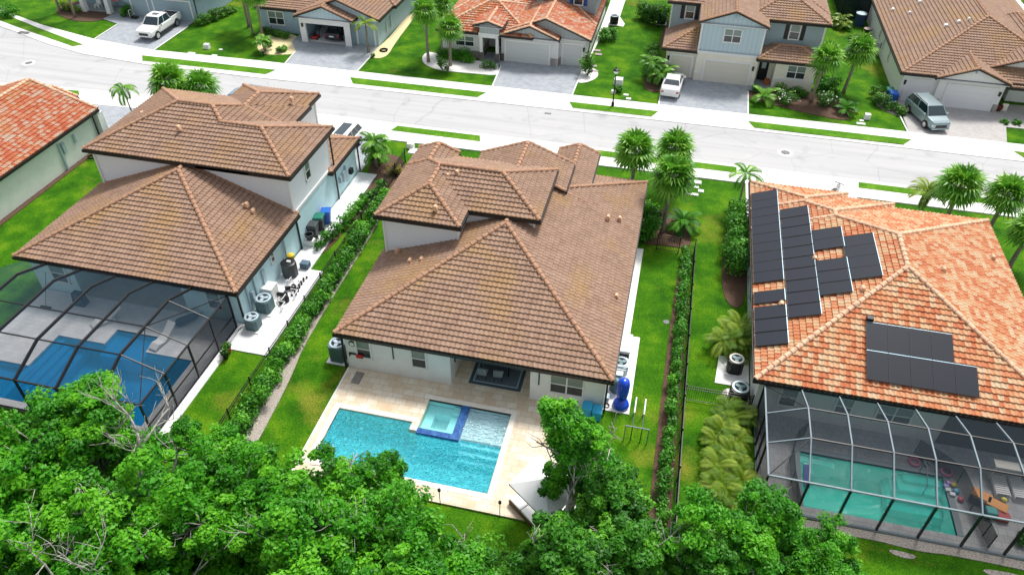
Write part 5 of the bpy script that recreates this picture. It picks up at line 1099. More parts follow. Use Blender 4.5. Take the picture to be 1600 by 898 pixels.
for i,(x,y) in enumerate(((-23.4+.55,26.6),(-22.95,27.05))):
    r=thing('plant_pot',('dark pot with spiky plant at the cage corner','red pot with leafy plant at the cage corner')[i],'plant pot',(x,y,.07)); mb=MB(); mb.lathe((0,0,0),[(.14,0),(.22,.38),(.18,.38),(.16,.3)],12); obj('pot',mb,T['black' if i==0 else 'redp'],r)
    rg=np.random.default_rng(i+90); Q,uv=leaves(rg,[[0,0,.55]],[[.28,.28,.22]],160,.07); quads_obj('foliage',Q,T['leafbush'],r,uv)
# umbrella and lounge
T['canvas']=mat('white_canvas',(.88,.88,.89),.8,bump=.2,bscale=30)
um=thing('parasol','large white square cantilever parasol tilted over the deck corner','parasol',(-2.9,20.0,.1)); mb=MB()
ca=[at(795,755,2.5),at(858,818,2.3),at(905,760,2.6),at(842,708,2.8)]; cc=sum(ca,Vector())/4+Vector((0,0,.55)); base=Vector((-2.9,20.0,.1))
ca=[q-base for q in ca]; cc=cc-base
mb.v=[tuple(q) for q in ca]+[tuple(cc)]+[tuple(q-Vector((0,0,.12))) for q in ca]; mb.f=[(0,1,4),(1,2,4),(2,3,4),(3,0,4)]+[(i,5+i,5+(i+1)%4,(i+1)%4) for i in range(4)]; mb.m=[0]*8; obj('canopy',mb,T['canvas'],um)
for q in ca:
    mb=MB(); mb.bar(cc-Vector((0,0,.1)),q-Vector((0,0,.03)),.03); obj('rib',mb,T['black'],um)
mb=MB(); mb.tube([(1.9,.9,0),(1.9,.9,2.9),tuple(cc+Vector((0,0,.1)))],.05,8); obj('pole',mb,T['black'],um); mb=MB(); mb.box(1.4,2.4,.4,1.4,0,.12); obj('base',mb,T['black'],um,bevel=.02)
lg=thing('outdoor_sofa','brown wicker sofa with white cushions under the parasol','sofa',(*at(822,800)[:2],.1),R(-38)); mb=MB(); mb.box(-.85,.85,-.4,.4,0,.32); mb.box(-.85,.85,.3,.45,.32,.7); obj('wicker_frame',mb,mat('brown_wicker',(.16,.09,.045),.8),lg,bevel=.03)
for x in (-.42,.42): mb=MB(); mb.box(x-.4,x+.4,-.38,.28,.32,.46); obj('cushion',mb,T['canvas'],lg,bevel=.05)
lg=thing('footstool','brown wicker stool with white cushion beyond the parasol','footstool',(*at(886,802)[:2],.1),R(30)); mb=MB(); mb.box(-.4,.4,-.35,.35,0,.3); obj('wicker_frame',mb,T['bark'],lg,bevel=.03); mb=MB(); mb.box(-.4,.4,-.35,.35,.3,.42); obj('cushion',mb,T['canvas'],lg,bevel=.05)
for px,py,l in ((688,787,'nearer the pool'),(781,806,'nearer the parasol')):
    p=at(px,py); r=thing('garden_torch','black garden torch on a thin pole at the deck edge, '+l,'torch',(p.x,p.y,.0)); mb=MB(); mb.bar((0,0,0),(0,0,1.0),.03); obj('pole',mb,T['black'],r); mb=MB(); mb.lathe((0,0,1.0),[(.03,0),(.08,.08),(.08,.2),(.03,.24)],10); obj('lamp_head',mb,T['black'],r)
# lanai furniture
r=thing('outdoor_rug','blue grey bordered rug under the covered patio','rug',(-7.1,28.9,.1)); mb=MB(); mb.box(-1.5,1.5,-.95,.95,.0,.012); obj('border',mb,mat('slate_rug',(.06,.10,.13),.95),r); mb=MB(); mb.box(-1.3,1.3,-.75,.75,.012,.016); obj('inner_band',mb,T['aclight'],r); mb=MB(); mb.box(-1.22,1.22,-.67,.67,.016,.02); obj('centre',mb,mat('grey_rug',(.13,.17,.20),.95,noise=.2),r)
r=thing('patio_table','dark rectangular dining table on the rug','table',(-7.3,29.35,.12)); mb=MB(); mb.box(-.9,.9,-.45,.45,.70,.75); obj('tabletop',mb,T['bronze'],r,bevel=.01)
for x in (-.8,.8):
    for y in (-.38,.38): mb=MB(); mb.box(x-.03,x+.03,y-.03,y+.03,0,.7); obj('leg',mb,T['bronze'],r)
ch=thing('patio_chair','grey cushioned patio chair on the near side of the dining table','chair',(-7.9,28.55,.12),0,group='patio chairs by the dining table'); mb=MB(); mb.box(-.26,.26,-.25,.25,.4,.48); obj('seat',mb,T['aclight'],ch,bevel=.03); mb=MB(); mb.box(-.26,.26,-.30,-.24,.45,.95); obj('backrest',mb,T['frame_grey'],ch,bevel=.02)
for x in (-.23,.23):
    for y in (-.22,.22): mb=MB(); mb.bar((x,y,0),(x,y,.42),.035); obj('leg',mb,T['bronze'],ch)
dup(ch,(-7.0,28.6,.12),.1,'grey cushioned patio chair at the right end of the dining table side')
ch['label']='grey cushioned patio chair at the left end of the dining table side'
# pull-up bars rack
pr=thing('parallel_bars','black steel parallel bars with pale padded grips on the lawn','exercise bars',(.75,26.6,0)); 
for x in (0,.5):
    mb=MB(); mb.tube([(x,-.6,1.2),(x,1.4,1.2)],.03,6); o=obj('bar',mb,T['black'],pr); mb=MB(); mb.tube([(x,.35,1.205),(x,1.45,1.205)],.042,6); obj('grip',mb,T['pvc'],o)
    for y in (-.55,1.3): mb=MB(); mb.bar((x,y,0),(x,y,1.2),.05); obj('post',mb,T['black'],pr)
mb=MB(); mb.bar((-.35,-.6,1.2),(.85,-.6,1.2),.05); mb.bar((-.35,-.6,1.2),(-.35,-.6,0),.05); mb.bar((.85,-.6,1.2),(.85,-.6,0),.05); obj('cross_frame',mb,T['frame_grey'],pr)
# wall decorations on the rear wall of the middle house
mb=MB(); mb.extr([(-15.2+math.cos(t)*.2,2.0+math.sin(t)*.2) for t in [2*PI*i/20 for i in range(20)]],'y',27.56,27.62); o=tag(obj('wall_clock',mb,T['bronze']),'round clock on the rear wall of the middle house','clock')
mb=MB(); mb.extr([(-15.2+math.cos(t)*.14,2.0+math.sin(t)*.14) for t in [2*PI*i/20 for i in range(20)]],'y',27.54,27.565); oo=obj('dial',mb,T['white'],o)
oo.location=-o.location
r=thing('wall_rack','dark towel rack with red cloth on the rear wall','towel rack',(-15.0,27.55,1.25)); mb=MB(); mb.box(-.45,.1,-.05,.05,-.02,.03); mb.box(-.45,-.4,-.05,.05,-.2,.03); obj('rack',mb,T['black'],r); mb=MB(); mb.box(-.02,.38,-.09,-.02,-.2,.06); obj('cloth',mb,T['redlight'],r,bevel=.01)
r=thing('door_mat','small grey woven mat at the deck corner','door mat',(-14.8,26.85,.1)); mb=MB(); mb.box(-.25,.25,-.45,.45,0,.02); obj('mat',mb,mat('grey_mat',(.25,.23,.2),.95,noise=.4,nscale=20),r)
# ---------------- fences ----------------
def fence(label,x0,y0,x1,y1,h=1.2,sp=.115,seg=2.4,name='metal_fence'):
    r=thing(name,label,'fence',(x0,y0,0),0,None,world=True); a=Vector((x0,y0,0)); b=Vector((x1,y1,0)); L=(b-a).length; d=(b-a)/L; n=max(1,round(L/seg))
    for i in range(n+1):
        p=a+d*L*i/n; mb=MB(); mb.bar(p,p+Vector((0,0,h+.1)),.06); obj('post',mb,T['black'],r)
    for i in range(n):
        p=a+d*L*i/n; q=a+d*L*(i+1)/n; mb=MB()
        for z in (.12,h-.22,h-.04): mb.bar(p+Vector((0,0,z)),q+Vector((0,0,z)),.03)
        k=int((q-p).length/sp)
        for j in range(1,k): s=p.lerp(q,j/k); mb.bar(s+Vector((0,0,.1)),s+Vector((0,0,h)),.017)
        obj('picket_panel',mb,T['black'],r)
    return r
fence('long black picket fence along the hedge left of the middle house',-20.05,50.2,-20.05,17.5); fence('long black picket fence along the hedge right of the middle house',3.3,43.3,3.3,12.0)
fence('short black picket fence joining the long fence to the right house',3.35,29.58,6.9,29.62); g_=fence('black picket gate beside the tall palm',.75,43.15,2.25,43.15,1.3,.115,1.5,'metal_gate'); g_['category']='gate'
fence('black picket fence across the far side yard by the white house',17.5,83,20.7,83); 
# dark privacy fence / hedge between north houses
r=thing('privacy_fence','dark tall screened fence between the two right hand upper houses','fence',(14.9,95,0),world=True)
for i in range(10):
    mb=MB(); y=83.5+i*2.4; x=14.6+.05*i; mb.box(x,x+.12,y,y+2.36,.05,1.9); obj('fence_panel',mb,mat('dark_green_panel',(.012,.03,.015),.9) if i==0 else bpy.data.materials['dark_green_panel'],r)
    mb=MB(); mb.box(x-.02,x+.16,y-.06,y+.02,0,2.0); obj('post',mb,T['black'],r)
r=thing('pool_cage','dark screen cage wall at the far left end of the broad brown roof house','screen enclosure',(19,99,0),world=True)
mb=MB(); mb.add([(17.8,93,0),(20.7,93,0),(20.7,93,3),(17.8,93,3),(17.8,108,0),(17.8,108,3)],[(0,1,2,3),(4,0,3,5)]); mb.add([(17.8,93,3),(20.7,93,3),(20.7,108,3),(17.8,108,3)],[(0,1,2,3)]); obj('screen_mesh',mb,screen_mat('far_dark_screen',(.02,.03,.035),.85),r)
mb=MB()
for x in (17.8,20.7): mb.bar((x,93,0),(x,93,3),.1)
mb.bar((17.8,93,3),(20.7,93,3),.1); mb.bar((17.8,93,3),(17.8,108,3),.1); obj('frame',mb,T['black'],r)
# pool safety fence inside right cage
def safety(label,pts,h=1.15):
    r=thing('safety_fence',label,'pool fence',(pts[0][0],pts[0][1],.1),world=True)
    mb=MB()
    for a,b in zip(pts[:-1],pts[1:]): mb.add([(a[0],a[1],.1),(b[0],b[1],.1),(b[0],b[1],h),(a[0],a[1],h)],[(0,1,2,3)])
    obj('mesh_panel',mb,bpy.data.materials.get('black_pool_net') or screen_mat('black_pool_net',(.01,.012,.015),.75),r)
    for a in pts: mb=MB(); mb.bar((a[0],a[1],.1),(a[0],a[1],h),.04); obj('post',mb,T['black'],r)
safety('black mesh pool fence on the left side of the teal pool',[(9.0,23.6),(8.85,25.2),(8.85,26.6),(9.2,27.9),(9.7,28.5)]); safety('black mesh pool fence on the right side of the teal pool',[(15.2,28.6),(16.2,28.0),(17.0,27.2),(17.25,25.6),(17.5,24.2),(17.6,23.6)])
# ---------------- pool furniture and toys ----------------
def chaise(label,x,y,rz,group=None,z=.1):
    r=thing('sun_lounger',label,'sun lounger',(x,y,z),rz,group); mb=MB()
    prof=[(-.95,.12),(-.6,.30),(-.2,.20),(.25,.34),(.9,.85)]
    mb.extr(prof+[(a,b-.07) for a,b in prof[::-1]],'y',-.3,.3); obj('shell',mb,T['white'],r,bevel=.03); mb=MB(); mb.box(-.7,.4,-.22,.22,0,.16); obj('base',mb,T['white'],r); return r
chaise('white curved lounger on the ledge right of the blue pool steps',-27.1,27.0,R(78)+0,z=.1); chaise('white curved lounger behind the blue pool, left of the cage centre',-31.4,27.75,R(50)); 
r=thing('patio_umbrella_bag','folded navy parasol lying near the house inside the left cage','parasol',(-26.6,28.75,.1),R(50)); r.name='folded_parasol'; mb=MB(); mb.tube([(-.8,0,.25),(-.5,0,.28),(.5,0,.3),(.9,0,.3)],[.05,.28,.22,.04],10); obj('canopy',mb,mat('navy_canvas',(.02,.04,.09),.8),r,smooth=True); mb=MB(); mb.tube([(.8,0,.3),(1.2,0,.3)],.03); obj('pole',mb,T['frame_grey'],r)
r=thing('stand_fan','dark blue covered grill at the back of the left cage','grill',(-34.0,28.75,.1)); r.name='covered_grill'; mb=MB(); mb.frus((-.4,.4,-.3,.3),(-.3,.3,-.2,.2),0,.95); obj('cover',mb,bpy.data.materials['navy_canvas'],r,bevel=.05)
r=thing('broom','long handled broom leaning beside the back wall of the left cage','broom',(-35.9,27.9,.1)); mb=MB(); mb.bar((0,0,.05),(-.15,1.2,1.9),.03); obj('handle',mb,T['frame_grey'],r); mb=MB(); mb.box(-.35,.35,-.06,.06,0,.12); obj('brush',mb,T['black'],r)
for i,(px,py,rr,mm) in enumerate(((1427,724,.24,'pink'),(1477,740,.25,'pink'),)):
    p=at(px,py); mb=MB()
    n=16; pts=[(p.x+math.cos(2*PI*j/n)*rr,p.y+math.sin(2*PI*j/n)*rr,.18) for j in range(n+1)]; mb.tube(pts,.075,8,cap=False)
    tag(obj('swim_ring',mb,bpy.data.materials.get('pink_vinyl') or mat('pink_vinyl',(.65,.16,.30),.3),smooth=True),('pink swim ring by the top edge of the teal pool','pink swim ring at the top right corner of the teal pool')[i],'swim ring')
toys=[(1481,757,(.5,.3,.7)),(1488,760,(.75,.6,.05)),(1479,768,(.6,.6,.65)),(1492,770,(.1,.4,.6)),(1486,775,(.7,.7,.75)),(1499,783,(.5,.08,.12)),(1476,762,(.2,.2,.5)),(1566,783,(.75,.7,.1)),(1436,720,(.05,.05,.06)),(1444,728,(.05,.05,.06))]
names=['purple','yellow','silver','blue','pale','dark red','navy','yellow','black','black']; places=['toy in the toy pile by the safety fence']*7+['toy on the patio near the white twin lounger','toy beside the pink ring','toy behind the pool steps']
for i,(px,py,c) in enumerate(toys):
    p=at(px,py); mb=MB(); mb.lathe((p.x,p.y,.1),[(.05,0),(.15,.05),(.16,.12),(.09,.18)],10) if i%2 else mb.box(p.x-.13,p.x+.13,p.y-.1,p.y+.1,.1,.24)
    tag(obj('pool_toy',mb,mat(names[i].replace(' ','_')+'_toy_plastic',c,.4),bevel=.02),'small '+names[i]+' '+places[i],'toy')
for i,(px,py) in enumerate(((1528,782),(1552,797))):
    p=at(px,py); r=thing('toy_table',('orange play table near the right swim area','orange play seat next to the play table')[i],'play table',(p.x,p.y,.1),R(-25)); mb=MB(); mb.box(-.45,.45,-.28,.28,.35,.42); obj('tabletop',mb,bpy.data.materials.get('orange_plastic') or mat('orange_plastic',(.75,.28,.02),.4),r,bevel=.03)
    for x in (-.35,.35): mb=MB(); mb.box(x-.05,x+.05,-.2,.2,0,.35); obj('leg',mb,bpy.data.materials['orange_plastic'],r)
p=at(1545,805); mb=MB(); mb.box(p.x-.3,p.x+.2,p.y-.25,p.y+.2,.1,.5); tag(obj('play_box',mb,mat('teal_plastic',(.02,.35,.33),.5),bevel=.04),'teal play box beside the orange play table','box')
p=at(1562,812); mb=MB(); mb.box(p.x-.25,p.x+.3,p.y-.2,p.y+.2,.1,.45); tag(obj('play_chair',mb,T['redp'],bevel=.05),'red play seat beside the teal play box','seat')
r=thing('twin_lounger','white slatted twin lounger with a shared canopy','lounger',(19.35,27.55,.1)); 
for s in (-.42,.42):
    mb=MB()
    for i in range(9): mb.box(s-.32,s+.32,-.85+i*.13,-.76+i*.13,.28,.31)
    mb.box(s-.34,s-.30,-.9,.4,.1,.28); mb.box(s+.30,s+.34,-.9,.4,.1,.28); obj('slatted_seat',mb,T['white'],r)
mb=MB(); mb.box(-.85,.85,.1,.6,1.05,1.1); mb.box(-.85,-.80,.1,.55,.1,1.05); mb.box(.80,.85,.1,.55,.1,1.05); mb.box(-.8,.8,.55,.6,.2,1.05); obj('canopy',mb,T['acwhite'],r)
for i,(px,py) in enumerate(((1580,740-60),(1590,848))):
    p=at(px,py); bush('potted_plant',('dark leafy plant near the back of the right cage','dark leafy plant at the front corner of the right cage')[i],'plant',p.x,p.y,.4,.6,'leafdark',260,.08,40+i,z0=.1)
r=thing('handrail','curved steel handrail at the white pool steps','handrail',(15.3,26.6,.0)); mb=MB(); mb.tube([(0,.9,.1),(0,.9,.8),(0,.5,.95),(0,-.3,.5),(0,-.35,-.3)],.03,6); obj('rail',mb,T['frame_grey'],r)
p=at(1256,752); r=thing('pool_noodles','bundle of violet pool noodles at the left end of the right cage','pool noodles',(p.x,p.y+.3,.15))
for i in range(3): mb=MB(); mb.tube([(i*.1,-.7,0),(i*.1+.05,.7,0)],.04,6); obj('noodle',mb,bpy.data.materials.get('violet_foam') or mat('violet_foam',(.16,.12,.5),.7),r)
# ---------------- street furniture ----------------
r=thing('street_lamp','black street lamp on the grass verge across the street','street lamp',(*at(957,167)[:2],.1)); mb=MB(); mb.lathe((0,0,0),[(.14,0),(.14,.3),(.07,.4),(.05,3.1)],10); obj('pole',mb,T['black'],r); mb=MB(); mb.lathe((0,0,3.1),[(.08,0),(.2,.1),(.24,.3)],12); obj('globe',mb,T['white'],r); mb=MB(); mb.lathe((0,0,3.4),[(.30,0),(.26,.1),(.06,.2),(.03,.32)],12); obj('cap',mb,T['black'],r)
for (px,py,l) in ((45,99,'at the left end of the street'),(1227,239,'near the right end of the street')):
    p=at(px,py); r=thing('manhole','round grey manhole cover '+l,'manhole',(p.x,p.y,.03)); mb=MB(); mb.lathe((0,0,0),[(.62,0),(.60,.006)],24); obj('collar',mb,T['conc'],r); mb=MB(); mb.lathe((0,0,.006),[(.38,0),(.36,.008)],20); obj('cover',mb,mat('iron_cover',(.16,.16,.17),.7,noise=.4,nscale=15) if px==45 else bpy.data.materials['iron_cover'],r)
p=at(856,178); mb=MB(); mb.box(p.x-.3,p.x+.3,p.y-.15,p.y+.15,.03,.045); tag(obj('drain_grate',mb,bpy.data.materials['iron_cover']),'small iron cover in the road before the stone trimmed house','drain cover')
p=at(1041,503); mb=MB(); mb.lathe((p.x,p.y,0),[(.2,0),(.19,.03)],14); tag(obj('lawn_drain',mb,bpy.data.materials['iron_cover']),'round grey drain cover in the lawn right of the middle house','drain cover')
p=at(38,52.5); mb=MB(); mb.box(p.x-.6,p.x+.6,p.y-.25,p.y+.25,.07,.12); tag(obj('drain_grate',mb,bpy.data.materials['iron_cover']),'kerb drain grate at the far left bend of the street','drain grate')
def ubox(name,label,px,py,w_,d_,h,m='conc',z=0):
    p=at(px,py); mb=MB(); mb.frus((p.x-w_/2,p.x+w_/2,p.y-d_/2,p.y+d_/2),(p.x-w_*.45,p.x+w_*.45,p.y-d_*.45,p.y+d_*.45),z,z+h); tag(obj(name,mb,T[m],bevel=.02),label,'utility box')
ubox('utility_box','white rimmed meter box on the lawn by the tall palms',1090,286,.6,.5,.12,'white'); ubox('utility_box','small white lid on the lawn below the meter box',1088,293,.4,.3,.06,'white'); ubox('utility_box','square pale lid on the lawn right of the small white lid',1095,299,.45,.4,.08,'white'); ubox('utility_box','flat cream slab on the lawn near the fan palm',1081,304,1.0,.35,.08,'conc')
ubox('utility_box','white cabinet on a pad behind the street lamp',966,131,.9,.8,.55,'white'); ubox('utility_box','small pale box in front of the white cabinet',958,146,.4,.4,.3,'white'); ubox('utility_box','flat white lid near the pavement right of the street lamp',978,149,.5,.35,.08,'white'); ubox('utility_box','lower flat white lid near the pavement right of the street lamp',982,155,.5,.35,.08,'white')
ubox('utility_box','pale cabinet on the lawn near the right front garage',1354,186,.55,.45,.5,'white'); ubox('utility_box','pale lid on the lawn left of the pale cabinet',1345,194,.8,.35,.08,'white'); ubox('utility_box','small lid on the lawn near the bend of the bed',1346,189,.4,.3,.06,'white')
ubox('utility_box','white round topped box on the lawn right of the pickup',324,76,.6,.5,.5,'white'); ubox('utility_box','white flat lid on the lawn right of the pickup',299,84,.8,.4,.08,'white'); ubox('utility_box','small pale lid on the lawn far right of the pickup',345,78,.4,.3,.06,'white'); ubox('utility_box','pale lid by the pavement right of the pickup',335,87,.6,.3,.05,'conc')
ubox('utility_box','white box at the front lawn corner left of the middle house',642,231,.6,.5,.45,'white'); ubox('utility_box','flat white slab at the front lawn corner left of the middle house',652,238,1.5,.9,.12,'white')
# front yard small things
p=at(1558,174); mb=MB(); mb.lathe((p.x,p.y,.07),[(.2,0),(.35,.3),(.3,.55),(.1,.6)],12); tag(obj('flower_pot',mb,mat('dark_red_foliage',(.10,.015,.01),.9)),'dark red potted plant at the garage pier','plant pot')
p=at(1567,174); mb=MB(); mb.box(p.x-.25,p.x+.25,p.y-.06,p.y+.06,.07,.75); tag(obj('yard_sign',mb,T['cream'],bevel=.02),'cream sign board beside the dark red plant','sign')
for i,(x,y) in enumerate(((-65.6,74.4),(-64.2,74.4))):
    r=thing('porch_chair',('white porch chair, left of the two','white porch chair, right of the two')[i],'chair',(x,y,.09)); mb=MB(); mb.box(-.3,.3,-.3,.25,.35,.45); obj('seat',mb,T['white'],r); mb=MB(); mb.box(-.3,.3,.2,.28,.45,1.0); obj('backrest',mb,T['white'],r)
    for s in (-.26,.26):
        for t in (-.26,.22): mb=MB(); mb.box(s-.04,s+.04,t-.04,t+.04,0,.36); obj('leg',mb,T['white'],r)
r=thing('flag','red and white striped flag on a short pole by the narrow garage','flag',(-61.1,73.4,1.6)); mb=MB(); mb.bar((0,0,0),(-.3,-.5,.8),.03); obj('pole',mb,T['white'],r); mb=MB()
for i in range(5): mb.box(-.32-.9+.0,-.32,-.52+.0,-.50,.1+.12*i,.1+.12*(i+1)-.001,i%2)
obj('cloth',mb,[T['redp'],T['white']],r)
r=thing('doormat','orange planter box by the dark front door','planter',(9.0,72.6,.07)); r.name='planter'; mb=MB(); mb.box(-.25,.25,-.2,.2,0,.5); obj('box',mb,mat('rust_planter',(.40,.10,.03),.7),r,bevel=.02)
for i,(px,py) in enumerate(((921,70),(933,80),(935,86),(927,104),(929,112))):
    p=at(px,py); mb=MB(); mb.box(p.x-.35,p.x+.35,p.y-.22,p.y+.22,.04,.08); tag(obj('stepping_stone',mb,bpy.data.materials.get('mauve_paver') or mat('mauve_paver',(.40,.32,.34),.9),bevel=.01),'mauve stepping stone in the white side path, '+('farthest from the street','second farthest','middle one','second nearest','nearest the street')[i],'stepping stone','stepping stones in the white side path')
# ---------------- planting ----------------
hedge('clusia hedge inside the black fence left of the middle house',[(-19.5,44.5),(-19.5,36),(-19.45,28),(-19.3,17.5)],1.0,1.2,'leafhedge',400,.085,1,wob=.2)
hedge('clusia hedge inside the black fence right of the middle house',[(2.8,43.0),(2.75,34),(2.7,26),(2.65,14)],.65,1.0,'leafhedge',240,.08,2)
hedge('shrub row in brown mulch beside the light blue wall',[(-21.9,37.4),(-21.1,42.5),(-20.4,46.4)],.8,.95,'leafhedge',150,.10,3)
hedge('dark clipped hedge along the left wall of the orange roofed house',[(6.1,41.0),(5.9,44.5),(6.2,48.2)],1.5,2.3,'leafhedge',520,.09,4,wob=.1)
hedge('dense dark shrubs between the middle house and the gate',[(.15,43.6),(-.1,46.5)],1.3,1.9,'leafdark',560,.10,5)
hedge('hedge along the far left side of the top lawn',[(-69.5,73.2),(-66.8,72.6)],1.4,.9,'leafyellow',260,.08,6,z0=0)
hedge('low shrubs under the window of the blue house',[(-43.7,71.9),(-40.6,71.6)],1.1,.9,'leafbush',380,.09,7); hedge('tall shrubs in white stones before the stone trimmed house',[(-23.3,70.6),(-19.9,70.3)],1.3,1.3,'leafdark',560,.09,8)
hedge('low shrubs at the drive corner before the stone trimmed house',[(-18.8,69.6),(-17.3,69.5)],.9,.7,'leafbush',320,.08,9); hedge('dark shrubs beside the grey gravel before the white house',[(19.0,72.6),(19.1,70.6),(20.4,69.6)],1.2,1.0,'leafbush',420,.09,10)
hedge('green shrubs beside the white pickup house corner',[(-51.9,72.3),(-50.9,74.6),(-50.2,77.5)],1.2,1.0,'leafbush',420,.09,11); hedge('large shrubs at the far side of the top centre lawn',[(-4.7,87.5),(-2.2,84.8)],2.2,2.2,'leafbush',560,.12,12)
hedge('shrubs along the mulch strip left of the cream garage house',[(-2.3,76.8),(-2.2,71.3)],1.1,1.3,'leafbush',420,.1,13); hedge('dark shrub at the right side of the cream entry',[(14.2,73.5),(14.6,71.2)],1.5,1.6,'leafdark',520,.1,14)
hedge('shrubs in the far side yard behind the round barbecue',[(18.2,84.2),(19.4,84.6)],1.4,1.3,'leafbush',500,.12,15); hedge('dark hedge at the end of the far side yard',[(11,104),(20,104)],2.5,3.0,'leafdark',420,.16,16)
bush('bush','rounded green bush near the pickup driveway, left of the narrow garage','bush',-60.75,73.0,.8,1.5,'leafdark',900,.09,20); bush('bush','leafy bush at the top left corner by the street','bush',-73.6,69.6,1.4,1.4,'leafdark',900,.12,21)
bush('bush','low bush in the tan stones, right of the path','bush',-39.8,67.9,.45,.7,'leafbush',300,.08,22); bush('bush','small round bush in the tan stones','bush',-41.6,69.2,.5,.7,'leafbush',300,.08,23); bush('bush','tiny round bush at the rim of the tan stones','bush',-41.3,66.9,.35,.5,'leafbush',220,.07,24)
bush('bush','young leafy tree in a white ring on the lawn','bush',*at(693,113)[:2],.7,1.9,'leafbush',380,.10,25); bush('bush','dense bush at the right garage corner of the stone trimmed house','bush',-8.2,70.4,1.0,2.3,'leafbush',1100,.10,26)
bush('bush','dark bush beyond the white gravel path','bush',-7.4,79.8,1.5,1.4,'leafdark',1100,.11,27,rx=1.3); bush('bush','small bush beside the white utility cabinet','bush',*at(966,144)[:2],.5,.7,'leafdark',350,.08,28)
bush('rose_bush','white flowering bush before the cream entry wall','flowering bush',10.9,68.8,1.1,1.2,'leafbush',1000,.09,29,flowers=60,rx=1.3); bush('rose_bush','white flowering bush between the palms of the cream house','flowering bush',14.3,69.3,1.1,1.4,'leafbush',1000,.09,30,flowers=50,rx=1.2)
hedge('low green shrubs along the cream entry wall',[(9.9,70.9),(12.6,70.7)],1.0,.9,'leafbush',380,.09,31); bush('bush','yellow green shrub above the second flowering bush','bush',14.9,71.3,.9,1.4,'leafbush',800,.09,32); bush('bush','small dark bush by the garage corner of the cream house','bush',7.9,70.6,.5,.9,'leafdark',360,.08,33)
for i,(px,py) in enumerate(((1568,194),(1587,195))): p=at(px,py); bush('bush',('small dark bush in white stones, left one','small dark bush in white stones, right one')[i],'bush',p.x,p.y,.4,.5,'leafdark',220,.09,34+i)
bush('bush','shrub in gravel beside the grey people carrier','bush',20.7,69.3,.8,.9,'leafbush',600,.08,36); bush('bush','grassy shrub at the tip of the gravel bed','bush',*at(1407,180)[:2],.4,.8,'leafpalm',260,.10,37)
bush('croton','reddish croton bush at the corner of the left drive bed','bush',-20.2,48.3,.9,1.0,'leafred',900,.09,38,rx=.8); bush('bush','dark round bush below the palm trio','bush',-22.3,49.6,.9,1.1,'leafdark',900,.09,39); bush('bush','low bush in stones at the side of the blue house','bush',-30.2,69.3,.3,.4,'leafbush',160,.07,41)
bush('bush','spiky agave in the yellow gravel beside the drive','bush',*at(442,80)[:2],.5,.6,'leafpalm',160,.18,42); bush('bush','dark bush at the left corner of the orange tiled house','bush',-44.6,45.4,.7,.8,'leafdark',500,.09,43); bush('bush','dark bush between the far left houses beyond the driveway','bush',-42.3,48.2,.9,1.1,'leafdark',600,.10,44)
mb=MB(); 
for i in range(4): mb.tube([(-44.9+.3*math.cos(t)+i*.02,44.6+.3*math.sin(t),.1+.04*i) for t in [2*PI*j/16 for j in range(17)]],.02,5,cap=False)
tag(obj('coiled_hose',mb,T['black']),'coiled black hose by the pale sage wall','hose')
mb=MB()
for i in range(4): mb.tube([(-29.7+.4*math.cos(t)+i*.03,71.0+.35*math.sin(t),.08+.04*i) for t in [2*PI*j/16 for j in range(17)]],.03,5,cap=False)
tag(obj('coiled_hose',mb,T['rubber']),'coiled dark hose at the right wall of the blue house','hose')
# palms
FP=[('tall_palm','left fan palm of the pair against the street, right of the middle house',-1.7,49.2,4.2,1.75,50,1,'leafpalm'),('','right fan palm of the pair, dark crown against the street',1.0,51.0,3.8,1.6,46,2,'leafpalm'),('','front fan palm with pale criss cross trunk beside the gate',1.0,45.4,4.7,1.75,50,3,'leafpalm'),
 ('','fan palm beside the street beyond the right house, left one',20.9,50.9,3.6,1.75,52,4,'leafpalm'),('','fan palm beside the street beyond the right house, middle one',23.4,49.8,3.9,1.6,44,5,'leafpalm'),('','fan palm at the right picture edge, lower one',24.3,46.8,3.3,1.5,40,6,'leafpalm'),
 ('','tall fan palm with whitish trunk in the white stone ring',-24.3,69.5,5.2,1.5,40,7,'leafpalm'),('','fan palm behind the whitish trunked palm',-23.6,72.2,5.0,1.5,40,8,'leafpalm'),('','shorter fan palm before the stone trimmed window',-21.9,69.2,3.9,1.5,40,9,'leafpalm'),
 ('','fan palm leaning beside the cream entry wall',13.0,69.8,4.3,1.6,44,10,'leafpalm'),('','fan palm on the lawn between the two right upper houses',16.2,72.6,4.2,1.7,44,11,'leafpalm'),
 ('','left fan palm crown behind the roof of the left house',-40.5,50.7,4.4,1.9,50,12,'leafpalm'),('','right fan palm crown behind the roof of the left house',-37.8,51.2,4.1,1.6,44,13,'leafpalm'),
 ('','slim fan palm in the tan stones near the window',-44.8,71.6,4.6,1.5,36,14,'leafpalm'),('','slim fan palm in the tan stones, right of the other',-43.3,71.0,4.9,1.5,36,15,'leafpalm')]
for i,(nm,l,x,y,h,r_,n,sd_,m_) in enumerate(FP):
    fan_palm('fan_palm',l,x,y,h,r_,n,sd_,m_,lean=((.35,.1) if i in (9,10) else (.1*((i%3)-1),.05)),group=None,tr=.15 if i<11 else .12)
p=at(193,189); frond_palm('feather_palm','slender palm leaning over the driveway left of the left house',-43.6,49.3,3.8,1.5,11,50,'leafpalm',lean=(-.5,.3),tr=.06,ll=.38,droop=1.2,cat='palm tree')
frond_palm('feather_palm','small palm at the corner of the orange roof drive',6.3,49.8,3.0,1.45,9,51,'leafpalm',tr=.07,droop=.9); frond_palm('feather_palm','slim twin stemmed palm on the verge side of the right house',19.6,51.9,2.6,1.5,8,52,'leafyellow',stems=2,tr=.05)
